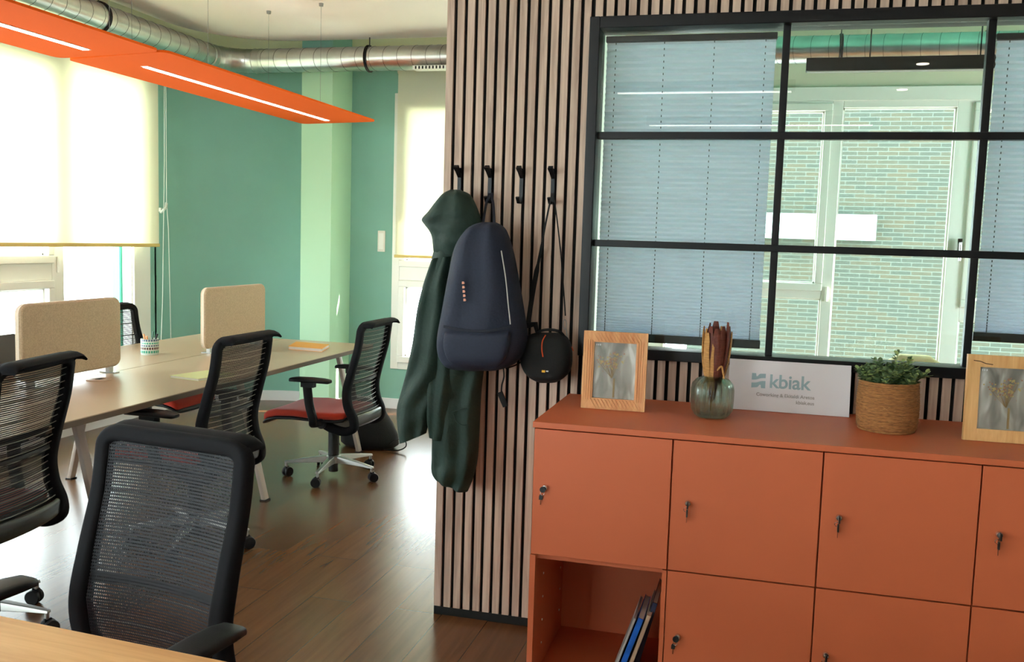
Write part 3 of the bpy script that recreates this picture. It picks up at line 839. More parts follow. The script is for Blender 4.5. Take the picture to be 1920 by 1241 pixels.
def book_flat(name, label, corners, th, cover):
    t = thing(name, label, 'book', (0, 0, TZ))
    P = [(c_[0], c_[1]) for c_ in corners]
    cx = sum(p[0] for p in P) / 4; cy = sum(p[1] for p in P) / 4
    sh = [((p[0] - cx) * .97 + cx, (p[1] - cy) * .97 + cy) for p in P]
    MB().prism(sh, .0022, th - .002, axes='xy').build('pages', M['bookpaper'], t)
    mb = MB(); mb.prism(P, .0004, .0022, axes='xy'); mb.prism(P, th - .002, th, axes='xy'); mb.build('cover', cover, t)
book_flat('booklet', 'pale green and white booklet lying on the desk behind the middle chair', [(-1.72, .70), (-1.53, .66), (-1.47, .90), (-1.66, .94)], .012, M['notegreen'])
book_flat('notebook', 'orange covered notebook lying near the far end of the desk', [(-1.77, 2.03), (-1.52, 2.01), (-1.585, 2.25), (-1.85, 2.29)], .022, M['noteorange'])

# ================================================================= TASK CHAIR
# local: +x = backwards, y = width, z up, origin on the floor below the column
PROF = [(.268, .962), (.262, .93), (.245, .82), (.205, .68), (.180, .57), (.190, .48), (.222, .41), (.222, .355), (.165, .330), (.08, .345), (.02, .378)]
def prof_at(z):
    pts = PROF[:8]
    for i in range(len(pts) - 1):
        if pts[i][1] >= z >= pts[i + 1][1]:
            s = (pts[i][1] - z) / (pts[i][1] - pts[i + 1][1]); return pts[i][0] * (1 - s) + pts[i + 1][0] * s
    return pts[0][0] if z > pts[0][1] else pts[-1][0]
def make_chair():
    t = thing('task_chair', '', 'chair')
    # base
    mb = MB(); mb.lathe([(.028, .03), (.03, .032), (.03, .13), (.034, .135), (.034, .30), (.022, .305), (.022, .37)], n=20)
    mb.build('gas_column', M['blackgloss'], t, smooth=True)
    mb = MB(); mb.lathe([(.04, .085), (.046, .09), (.046, .125), (.04, .132)], n=20); mb.build('base_hub', M['alu'], t, smooth=True)
    for i in range(5):
        a = 2 * PI * i / 5
        mb = MB(); rings = []
        for r, w_, z0, z1 in ((.03, .026, .088, .130), (.10, .023, .090, .124), (.22, .017, .088, .108), (.295, .013, .084, .096)):
            rings.append([(r, -w_, z0), (r, w_, z0), (r, w_ * .7, z1), (r, -w_ * .7, z1)])
        mb.rings(rings); mb.tube([(.285, 0, .094), (.285, 0, .06)], .009, n=8)
        mb.v = [RZ(a) @ v for v in mb.v]; lg = mb.build('base_leg', M['alu'], t, bevel=.003)
        mb = MB()
        for s in (-1, 1):
            mb.lathe([(.0265, -.009), (.029, -.006), (.029, .006), (.0265, .009)], n=20, mtx=T(.295, s * .014, .0292) @ RX(PI / 2))
        mb.box((.275, -.006, .035), (.30, .006, .065))
        mb.v = [RZ(a) @ T(.285, 0, 0) @ RZ(.9 + i) @ T(-.285, 0, 0) @ v for v in mb.v]
        mb.build('caster', M['blackplastic'], t, smooth=True, angle=40)
    # mechanism
    mb = MB()
    rings = [[(x, -w_, z0), (x, w_, z0), (x, w_, z1), (x, -w_, z1)] for x, w_, z0, z1 in ((-.17, .10, .375, .40), (-.05, .11, .345, .40), (.06, .10, .318, .385), (.17, .09, .335, .375), (.22, .08, .36, .385))]
    mb.rings(rings); mb.build('mechanism', M['greyplastic'], t, bevel=.008)
    # seat
    def seat_sec(x, zt, w_, th, crown=.012):
        ring = []
        n = 28
        for i in range(n):
            a = 2 * PI * i / n; c_, s_ = math.cos(a), math.sin(a)
            yy = w_ * (abs(c_) ** .35) * (1 if c_ >= 0 else -1)
            zz = (abs(s_) ** .6) * (1 if s_ >= 0 else -1)
            ring.append((x, yy, zt - th / 2 + zz * th / 2 + (crown * (abs(yy) / w_) ** 3 if s_ > 0 else 0)))
        return ring
    secs = [(-.362, .385, .20, .035), (-.355, .402, .222, .05), (-.33, .420, .232, .05), (-.27, .435, .238, .048), (-.15, .440, .242, .045), (0, .434, .242, .045), (.11, .436, .236, .045), (.16, .438, .222, .04), (.175, .436, .20, .025)]
    mb = MB(); mb.rings([seat_sec(*s) for s in secs]); mb.build('seat', M['seatred'], t, smooth=True, angle=70)
    mb = MB(); mb.rings([seat_sec(x + (.0 if x > 0 else -.006), z - th + .012, w_ + .005, .028, 0) for x, z, w_, th in secs]); mb.build('seat_pan', M['blackplastic'], t, smooth=True, angle=70)
    # back frame : two stiles + rim + lower bar
    side = [(x, .212 - .012 * max(0, (.5 - z)) / .2, z) for x, z in PROF[1:]]
    half = smooth_path([(x, y, z) for x, y, z in side], 5)
    arc = [(.262 + .008 * math.sin(PI / 2 * i / 6), .212 - .05 * (1 - math.cos(PI / 2 * i / 6)), .93 + .034 * math.sin(PI / 2 * i / 6)) for i in range(1, 7)]
    left = [Vector((p.x, -p.y, p.z)) for p in reversed(half)] + [Vector((x, -y, z)) for x, y, z in arc]
    right = [Vector((x, y, z)) for x, y, z in reversed(arc)] + list(half)
    full = left + [Vector((.270, y, .964)) for y in (-.1, 0, .1)] + right
    sc = [1.0 if p.z > .8 else 1.0 + .22 * min(1, (.8 - p.z) / .3) for p in full]
    mb = MB(); mb.sweep(full, rrect(.042, .042, .014, 4), up=(0, 1, 0), scale=sc); mb.build('back_frame', M['rimfab'], t, smooth=True, angle=60)
    rings = []
    sec = [(-.014, -.002), (-.014, .012), (.000, .022), (.022, .027), (.046, .025), (.064, .018), (.070, .010), (.064, .005), (.046, .009), (.024, .008), (.010, -.004)]
    for i in range(29):
        u = -1 + 2 * i / 28; e = max(0, (abs(u) - .80) / .20)
        drop = .018 * e ** 2
        rings.append([(.270 + a, u * .212, .964 + b_ - drop) for a, b_ in sec])
    mb = MB(); mb.rings(rings); mb.build('top_rim', M['rimfab'], t, smooth=True, angle=60)
    mb = MB(); pts = [(.215 + .02 * (1 - (y / .2) ** 2), y, .392) for y in (-.2, -.15, -.1, -.05, 0, .05, .1, .15, .2)]
    mb.sweep(pts, rrect(.045, .075, .02, 4)); mb.build('lower_bar', M['blackgloss'], t, smooth=True, angle=60)
    # mesh
    vs = []; fs = []; nz, ny = 26, 10
    for i in range(nz + 1):
        z = .945 - (.945 - .405) * i / nz; x = prof_at(z) - .012
        for j in range(ny + 1):
            y = -.205 + .41 * j / ny; vs.append((x + .022 * (1 - (y / .205) ** 2), y, z))
    for i in range(nz):
        for j in range(ny): a = i * (ny + 1) + j; fs.append((a, a + 1, a + ny + 2, a + ny + 1))
    MB().add(vs, fs).build('back_mesh', M['mesh'], t, smooth=True)
    mb = MB()
    for i in range(20):
        z = .925 - .0258 * i; x = prof_at(z) + .004
        pts = [(x + .024 * (1 - (y / .2) ** 2) - .0, y, z) for y in (-.2, -.15, -.1, -.05, 0, .05, .1, .15, .2)]
        mb.tube(pts, .0016, n=5)
    mb.build('spring_wire', M['wire'], t, smooth=True)
    zl = .62; x = prof_at(zl)
    mb = MB(); mb.sweep([(x + .026 * (1 - (y / .2) ** 2), y, zl) for y in (-.2, -.1, 0, .1, .2)], rrect(.006, .022, .002, 2)); mb.build('lumbar_bar', M['blackplastic'], t, smooth=True)
    # arms
    for s in (-1, 1):
        mb = MB(); mb.sweep(smooth_path([(.02, s * .225, .372), (-.005, s * .262, .368), (.0, s * .285, .41), (-.02, s * .295, .50), (-.03, s * .305, .62)], 5), rrect(.03, .052, .011, 3), up=(0, 1, 0))
        mb.lathe([(.03, -.012), (.03, .012)], n=20, mtx=T(.03, s * .228, .372) @ RX(PI / 2))
        ap = mb.build('arm_post', M['blackplastic'], t, smooth=True, angle=50)
        mb = MB(); rings = []
        for x, w_, zt, th in ((-.135, .022, .642, .014), (-.128, .034, .650, .022), (-.09, .040, .655, .026), (.0, .042, .657, .028), (.07, .041, .655, .026), (.112, .034, .650, .022), (.12, .022, .645, .014)):
            ring = []
            for i in range(16):
                a = 2 * PI * i / 16; c_, s_ = math.cos(a), math.sin(a)
                ring.append((x, s * .307 + w_ * (abs(c_) ** .5) * (1 if c_ >= 0 else -1), zt - th / 2 + th / 2 * (abs(s_) ** .6) * (1 if s_ >= 0 else -1)))
            rings.append(ring)
        mb.rings(rings); mb.box((-.06, s * .307 - .02, .60), (.02, s * .307 + .02, .632)); mb.build('arm_pad', M['blackplastic'], t, smooth=True, angle=50)
    return t
proto = make_chair()
spots = [(-1.335, 1.808, 0, 0, -.20, 'black mesh task chair with rust red seat, fully visible before the mint green column'),
         (-1.41, .45, -.02, .035, -.05, 'black mesh task chair at the long desk, directly behind the large foreground chair'),
         (-1.58, -.70, .15, .04, .2, 'black mesh task chair with rust red seat, cut off by the left picture edge'),
         (-.23, -1.735, 1.43, .025, .3, 'large black mesh task chair in the foreground, tucked at the oak desk'),
         (-2.70, 1.87, PI, .0, .3, 'black mesh task chair on the window side of the long desk, behind the felt screen')]
for i, (x, y, rz, dz, br, lab) in enumerate(spots):
    o = proto if i == 0 else copy_tree(proto)
    o.location = (x, y, 0); o.rotation_euler = (0, 0, rz)
    tag(o, lab, 'chair', 'black mesh task chairs')
    for ch in o.children:
        n = ch.name.split('.')[0]
        if n in ('base_leg', 'caster', 'base_hub'): ch.rotation_euler = (0, 0, br + (PI / 5 * 0) - rz + rz * 0)
        elif n.startswith('arm'): ch.location.z = dz if i < 3 else 0
        elif n != 'gas_column': ch.location.z = dz

# ================================================================= FLOOR BACKPACK
def loft_cloth(mb, rows, Y, D, m=None, n=28, ex=2.4, fold=.0, kf=5, ph=0, sub=4, flat_back=True):
    """rows: ((x,y) left pixel,(x,y) right pixel[,depth factor]); half depth D about plane Y"""
    R = [(at(*r[0], Y), at(*r[1], Y), (r[2] if len(r) > 2 else 1)) for r in rows]
    L_ = smooth_path([r[0] for r in R], sub); Q = smooth_path([r[1] for r in R], sub); d = smooth_path([(r[2], 0, 0) for r in R], sub)
    rings = []
    for i, (a, b_, k) in enumerate(zip(L_, Q, d)):
        c_ = (a + b_) / 2; hw = (b_ - a) / 2; ring = []
        for j in range(n):
            t_ = 2 * PI * j / n; cc_, ss = math.cos(t_), math.sin(t_)
            u = (abs(cc_) ** (2 / ex)) * (1 if cc_ >= 0 else -1); v = (abs(ss) ** (2 / ex)) * (1 if ss >= 0 else -1)
            dep = D * k[0] * v * (1 if v < 0 else (.5 if flat_back else 1))
            f_ = fold * math.sin(kf * u * 2.2 + ph + i * .11 + .8 * math.sin(i * .19 + ph)) * (1 if v < 0 else .2) * (1 - abs(u) ** 6)
            f_ += fold * .35 * math.sin(i * .55 + 3 * u + ph) * (1 if v < 0 else .2) * (1 - abs(u) ** 6)
            ring.append(c_ + hw * u + Vector((0, dep + f_, 0)))
        rings.append(ring)
    return mb.rings(rings, m)

t = thing('backpack', 'black backpack slumped on the floor behind the fully visible task chair', 'bag', (0, 0, 0))
mb = MB(); rings = []
for z, w_, d_, ox in ((.004, .18, .10, .0), (.03, .215, .125, 0), (.10, .21, .13, -.005), (.18, .18, .115, -.015), (.26, .14, .09, -.03), (.31, .10, .07, -.045), (.34, .05, .04, -.055), (.35, .01, .01, -.06)):
    rings.append([(-1.45 + ox + w_ * (abs(math.cos(a)) ** .8) * (1 if math.cos(a) > 0 else -1), 2.635 + d_ * math.sin(a), z) for a in [2 * PI * i / 24 for i in range(24)]])
mb.rings(rings); mb.build('bag_body', M['bagblack'], t, smooth=True, angle=80)
mb = MB(); mb.sweep(smooth_path([(-1.27, 2.56, .05), (-1.22, 2.56, .085), (-1.16, 2.57, .08), (-1.15, 2.56, .04), (-1.20, 2.53, .015), (-1.29, 2.50, .02)], 5), rrect(.018, .004, .0015, 2)); mb.build('shoulder_strap', M['bagblack'], t)
mb = MB(); mb.sweep(smooth_path([(-1.58, 2.49, .24), (-1.66, 2.47, .18), (-1.63, 2.465, .10), (-1.60, 2.47, .03)], 5), rrect(.016, .004, .0015, 2)); mb.build('shoulder_strap', M['bagblack'], t)

# ================================================================= HOOKS, COAT, BAGS
HX = [.030, .150, .2725, .392]
hn = ['above the hood of the hanging coat', 'carrying the navy backpack', 'left empty beside the backpack', 'carrying the strap of the black camera bag']
for x, nm in zip(HX, hn):
    t = thing('coat_hook', 'black double coat hook on the slatted wall, ' + nm, 'hook', (x, 0, 1.70), 0, 'black coat hooks on the slatted wall')
    mb = MB(); mb.box((-.007, -.004, -.075), (.007, .010, .055)); mb.build('back_plate', M['blackmetal'], t)
    mb = MB(); mb.sweep([(0, 0, .022), (-.002, -.02, .043), (-.004, -.036, .058)], [(-.006, -.005), (.006, -.005), (.006, .005), (-.006, .005)], scale=[1, 1.2, 1.5]); mb.build('upper_peg', M['blackmetal'], t)
    mb = MB(); mb.sweep([(0, 0, -.07), (-.002, -.028, -.070), (-.004, -.04, -.052)], rrect(.014, .010, .003, 2)); mb.build('lower_peg', M['blackmetal'], t)

coat = thing('coat', 'dark green hooded parka hanging from the leftmost hook of the slatted wall', 'coat', (0, 0, 0))
mb = MB()
loft_cloth(mb, [((822, 440), (895, 425), .5), ((815, 470), (915, 465), .9), ((803, 520), (925, 520), 1), ((797, 580), (925, 580), 1), ((795, 640), (920, 640), 1), ((800, 690), (908, 690), .95), ((806, 740), (902, 738), .9), ((812, 800), (899, 800), .9), ((812, 850), (896, 855), .85), ((811, 880), (888, 893), .8), ((818, 897), (877, 921), .6)], -.078, .075, fold=.011, kf=3.1, ph=.6, n=48, sub=6)
mb.build('coat_body', M['parka'], coat, smooth=True, angle=80)
mb = MB()
loft_cloth(mb, [((812, 560), (862, 560), .6), ((800, 640), (866, 640), 1), ((800, 700), (862, 700), 1), ((802, 760), (856, 760), 1), ((805, 800), (852, 803), .9), ((806, 819), (850, 828), .6)], -.115, .055, fold=.010, kf=3, ph=2., n=36, sub=6)
mb.build('coat_flap', M['parka'], coat, smooth=True, angle=80)
mb = MB()
loft_cloth(mb, [((812, 485), (850, 480), .6), ((797, 530), (846, 530), .9), ((785, 580), (842, 580), 1), ((776, 640), (838, 640), 1), ((766, 690), (832, 690), 1), ((755, 730), (822, 730), 1), ((746, 765), (812, 762), 1), ((747, 800), (804, 790), .95), ((751, 831), (799, 812), .8)], -.125, .055, fold=.009, kf=2.2, ph=1.2, n=40, sub=6)
mb.build('coat_sleeve', M['parka'], coat, smooth=True, angle=80)
mb = MB()
loft_cloth(mb, [((845, 356), (862, 356), .3), ((832, 364), (880, 364), .7), ((819, 380), (890, 380), .9), ((806, 397), (897, 397), 1), ((794, 411), (902, 413), 1), ((799, 421), (906, 430), 1), ((808, 432), (908, 448), 1), ((813, 445), (908, 466), .95), ((814, 470), (905, 492), .6)], -.10, .085, fold=.006, kf=3, ph=.3, n=40, sub=6, flat_back=True)
mb.build('hood', M['parka'], coat, smooth=True, angle=80)
mb = MB(); p0 = at(856, 730, -.17); p1 = at(885, 735, -.165)
mb.sweep([at(848, 772, -.152), at(862, 768, -.156), at(880, 764, -.152)], rrect(.006, .003, .001, 2)); mb.sweep(smooth_path([at(851, 776, -.150), at(856, 790, -.153), at(868, 797, -.152), at(878, 796, -.146)], 4), rrect(.004, .003, .001, 2)); mb.build('pocket_seam', M['parka2'], coat)

bp_ = thing('backpack', 'navy blue backpack hanging from the second hook over the parka', 'bag', (0, 0, 0))
mb = MB()
loft_cloth(mb, [((905, 417), (930, 417), .35), ((890, 422), (943, 425), .6), ((876, 434), (952, 440), .8), ((858, 465), (963, 478), .95), ((846, 520), (973, 530), 1), ((835, 580), (983, 590), 1.05), ((827, 630), (988, 630), 1.1), ((828, 662), (981, 662), 1.05), ((839, 683), (962, 684), .85), ((855, 692), (935, 693), .4)], -.17, .115, fold=.007, kf=3, ph=0, n=48, sub=6, ex=3)
mb.build('bag_body', M['navy'], bp_, smooth=True, angle=80)
mb = MB()
loft_cloth(mb, [((838, 618), (955, 622), .3), ((834, 628), (957, 630), 1), ((833, 650), (955, 652), 1.1), ((840, 672), (946, 674), 1), ((852, 684), (932, 686), .4)], -.275, .030, n=40, ex=3.5, sub=5)
mb.build('front_pocket', M['navy'], bp_, smooth=True, angle=80)
mb = MB(); mb.sweep(smooth_path([at(832, 612, -.288), at(862, 618, -.300), at(895, 621, -.303), at(930, 618, -.300), at(956, 612, -.288)], 5), rrect(.010, .004, .0015, 2), up=(0, -1, 0)); mb.build('pocket_zip', M['navyd'], bp_)
mb = MB(); mb.sweep(smooth_path([at(940, 470, -.270), at(948, 520, -.284), at(953, 570, -.288), at(957, 608, -.288)], 5), rrect(.004, .004, .0015, 2)); mb.build('piping', M['bookgrey'], bp_)
mb = MB()
for i in range(5):
    p = at(868 + i * .7, 530 + i * 8.0, -.297); mb.box((p.x - .0035, p.y - .001, p.z - .005), (p.x + .0035, p.y + .003, p.z + .004))
    mb.box((p.x - .001, p.y - .0015, p.z - .003), (p.x + .0055, p.y + .003, p.z + .0005))
mb.build('vertical_lettering', M['pink'], bp_)
mb = MB()
for xo in (0, 1): mb.sweep(smooth_path([at(918 + 3 * xo, 362, -.035), at(911 + 14 * xo, 385, -.05), at(905 + 22 * xo, 424, -.12)], 5), rrect(.010, .003, .001, 2), up=(0, -1, 0))
mb.build('hang_loop', M['navyd'], bp_)
mb = MB(); mb.sweep(smooth_path([at(943, 682, -.10), at(945, 705, -.09), at(941, 722, -.08), at(940, 738, -.08)], 5), rrect(.006, .002, .0008, 2), up=(0, -1, 0)); mb.sweep([at(937, 735, -.08), at(943, 750, -.08), at(948, 762, -.08)], rrect(.022, .008, .003, 2), up=(0, -1, 0)); mb.build('dangling_strap', M['bagblack'], bp_)
mb = MB(); mb.sweep(smooth_path([at(948, 691, -.12), at(968, 684, -.10), at(983, 674, -.08), at(990, 665, -.09)], 5), rrect(.005, .003, .001, 2), up=(0, -1, 0)); mb.build('side_strap', M['bagblack'], bp_)

cb = thing('camera_bag', 'small black camera bag hanging by its strap from the rightmost hook', 'bag', (0, 0, 0))
mb = MB()
loft_cloth(mb, [((1003, 624), (1050, 624), .4), ((988, 630), (1063, 632), .8), ((979, 645), (1071, 648), 1), ((976, 665), (1073, 670), 1.05), ((982, 690), (1070, 693), 1), ((994, 706), (1058, 708), .85), ((1010, 716), (1044, 716), .4)], -.10, .070, n=40, ex=2.8, sub=5)
mb.build('bag_body', M['bagblack'], cb, smooth=True, angle=80)
mb = MB(); mb.tube(smooth_path([at(1000, 632, -.10), at(1012, 621, -.13), at(1030, 618, -.14), at(1050, 622, -.13), at(1060, 634, -.10)], 5), .005, n=8); mb.build('carry_handle', M['bagblack'], cb, smooth=True)
mb = MB(); mb.tube(smooth_path([at(1023, 628, -.160), at(1017, 640, -.170), at(1016, 655, -.174), at(1018, 669, -.174)], 5), .0022, n=6); mb.build('orange_stripe', M['orange'], cb)
mb = MB(); p = at(1019, 696, -.172); mb.box((p.x - .006, p.y - .002, p.z - .004), (p.x + .006, p.y + .004, p.z + .004)); mb.build('logo_patch', M['yellow'], cb)
mb = MB(); p = at(1026, 696, -.172); mb.box((p.x - .004, p.y - .002, p.z - .002), (p.x + .004, p.y + .004, p.z + .002)); mb.build('logo_wordmark', M['whitep'], cb)
mb = MB()
mb.sweep(smooth_path([at(1036, 362, -.045), at(1029, 390, -.045), at(1021, 430, -.045), at(1016, 460, -.045), at(1004, 520, -.05), at(994, 580, -.06), at(990, 612, -.08)], 5), rrect(.007, .002, .0008, 2), up=(0, -1, 0), scale=[1] * 15 + [1.6] * 4 + [2.6] * 12)
mb.sweep(smooth_path([at(1037, 362, -.05), at(1043, 400, -.045), at(1052, 480, -.045), at(1058, 560, -.05), at(1060, 592, -.06)], 5), rrect(.005, .002, .0008, 2), up=(0, -1, 0))
mb.build('shoulder_strap', M['bagblack'], cb)
mb = MB(); mb.tube([at(1059 + 3 * math.cos(a), 608 + 9 * math.sin(a), -.06) for a in [2 * PI * i / 14 for i in range(14)]], .0016, n=5, loop=True)
mb.tube([at(1061, 616, -.06), at(1064, 634, -.07)], .002, n=5); mb.build('swivel_clip', M['chain'], cb)
mb = MB(); mb.sweep([at(987, 610, -.085), at(1004, 608, -.085), at(1008, 628, -.095), at(990, 634, -.095)], rrect(.022, .012, .004, 2), up=(0, -1, 0)); mb.build('strap_buckle', M['bagblack'], cb)
mb = MB()
for pp in (((984, 650), (978, 655)), ((1072, 650), (1075, 658))): mb.sweep([at(*pp[0], -.12), at(*pp[1], -.12)], rrect(.003, .003, .001, 2))
mb.build('zip_pull', M['orange'], cb)

# ================================================================= LOCKER CABINET
cab = thing('locker_cabinet', 'terracotta locker cabinet with keyed doors and one open niche at lower left', 'cabinet', (0, 0, 0))
CY, CX0, CX1, CZ = -.58, .486, 2.21, .925
XB = [CX0, .9195, 1.3545, 1.7775, CX1]
tm = M['terracotta']
MB().box((CX0 - .004, CY - .004, CZ - .019), (CX1 + .004, -.002, CZ)).build('top_panel', tm, cab, bevel=.0015)
mb = MB()
mb.box((CX0, CY + .0195, 0), (CX0 + .018, -.012, CZ - .0195)); mb.box((CX0 + .018, -.11, .03), (CX1 - .018, -.095, CZ - .0195))
mb.box((CX1 - .018, CY + .0195, 0), (CX1, -.012, CZ - .0195))
for x in XB[1:-1]: mb.box((x - .010, CY + .0195, .05), (x + .008, -.11, CZ - .0195))
mb.box((CX0 + .018, CY + .0195, .052), (CX1 - .018, -.11, .070)); mb.box((CX0 + .018, CY + .022, .478), (CX1 - .018, -.11, .494)); mb.box((CX0 + .018, CY + .05, 0), (CX1 - .018, CY + .065, .052))
mb.build('carcass', tm, cab)
# front edges of niche column
mb = MB(); mb.box((CX0, CY, 0), (CX0 + .018, CY + .019, .494)); mb.box((XB[1] - .0145, CY, 0), (XB[1] - .001, CY + .019, .494)); mb.box((CX0 + .018, CY, .052), (XB[1] - .0145, CY + .019, .070))
mb.build('niche_edge', tm, cab)
mb = MB()
for yy in (-.45, -.16):
    for zz in (.15, .23, .31, .39):
        mb.tube([(CX0 + .0175, yy, zz), (CX0 + .020, yy, zz)], .004, n=8)
mb.build('shelf_pin', M['whitep'], cab)
def door(x0, x1, z0, z1, lx, lz, kind):
    d = MB().box((x0 + .0022, CY, z0 + .0022), (x1 - .0022, CY + .019, z1 - .0022)).build('door', tm, cab, bevel=.0012)
    mb = MB(); mb.lathe([(.0095, 0), (.0095, .006), (.0075, .009), (0.0005, .0095)], n=20, mtx=T(lx, CY, lz) @ RX(PI / 2)); mb.build('lock', M['chrome'], d, smooth=True, angle=50)
    mb = MB()
    if kind == 2:   # flat view: key head plus hanging spare
        mb.lathe([(.0095, 0), (.0098, .002), (.0095, .004)], n=18, mtx=T(lx - .005, CY - .010, lz - .005) @ RX(PI / 2) @ Matrix.Diagonal((1, 1, 1, 1)))
        mb.prism([(lx - .018, lz - .040), (lx - .007, lz - .040), (lx - .006, lz - .030), (lx - .009, lz - .024), (lx - .016, lz - .024), (lx - .018, lz - .030)], CY - .006, CY - .003)
        bl = MB().box((lx - .0137, CY - .0055, lz - .056), (lx - .0110, CY - .0035, lz - .040))
    else:
        mb.box((lx - .0022, CY - .026, lz - .012), (lx + .0022, CY - .009, lz + .008)); mb.box((lx - .0035, CY - .016, lz - .040), (lx + .0010, CY - .006, lz - .018))
        bl = MB().box((lx - .0023, CY - .012, lz - .058), (lx - .0010, CY - .008, lz - .040))
    k_ = mb.build('key', M['key'], d)
    bl.build('key_blade', M['keyblade'], d)
    rg = MB(); rg.tube([(lx - .006 + .006 * math.cos(a), CY - .012, lz - .018 + .006 * math.sin(a)) for a in [2 * PI * i / 12 for i in range(12)]], .0008, n=4, loop=True); rg.build('key_ring', M['chrome'], d)
ZM = .4955
for i, (lx, lz, kd) in enumerate(((.528, .717, 2), (.973, .712, 1), (1.407, .714, 1), (1.833, .711, 1))):
    door(XB[i], XB[i + 1], ZM, CZ - .0205, lx, lz, kd)
for i, (lx, lz, kd) in ((1, (.962, .290, 2)), (2, (1.396, .295, 1)), (3, (1.822, .292, 1))):
    door(XB[i], XB[i + 1], .075, ZM, lx, lz, kd)

# books in niche, leaning to the right
def lean_book(label, x_bot, x_top, th, h, y0, depth, cover, z0=.0705):
    ang = math.atan2(x_top - x_bot, h)
    t = thing('book', label, 'book', (x_bot, y0, z0 + .002 + th * math.sin(ang) * 0), 0, 'books leaning in the open niche')
    mt = RY(ang)
    mb = MB(); mb.box((.0015, .004, .003), (th - .0015, depth - .002, h - .003)); mb.v = [mt @ v for v in mb.v]; mb.build('pages', M['bookpaper'], t)
    mb = MB(); mb.box((0, 0, 0), (th, .003, h)); mb.box((0, 0, 0), (.0014, depth, h)); mb.box((th - .0014, 0, 0), (th, depth, h)); mb.v = [mt @ v for v in mb.v]
    mb.v = [Vector((v.x, v.y, v.z)) for v in mb.v]; mb.build('cover', cover, t)
    zmin = min(v.co.z for v in t.children[0].data.vertices); zm2 = min(v.co.z for v in t.children[1].data.vertices)
    t.location.z = z0 - min(zmin, zm2) + .0005
lean_book('thin grey book leaning leftmost in the open niche', .742, .819, .009, .235, -.50, .20, M['bookgrey'])
lean_book('book with bright blue spine leaning in the open niche', .7575, .8335, .019, .235, -.50, .21, M['bookblue'])
lean_book('pale cream book leaning just right of the blue spine', .7845, .8595, .014, .245, -.49, .23, M['booktan'])
lean_book('dark navy book leaning against the niche side', .806, .871, .016, .27, -.45, .23, M['booknavy'])

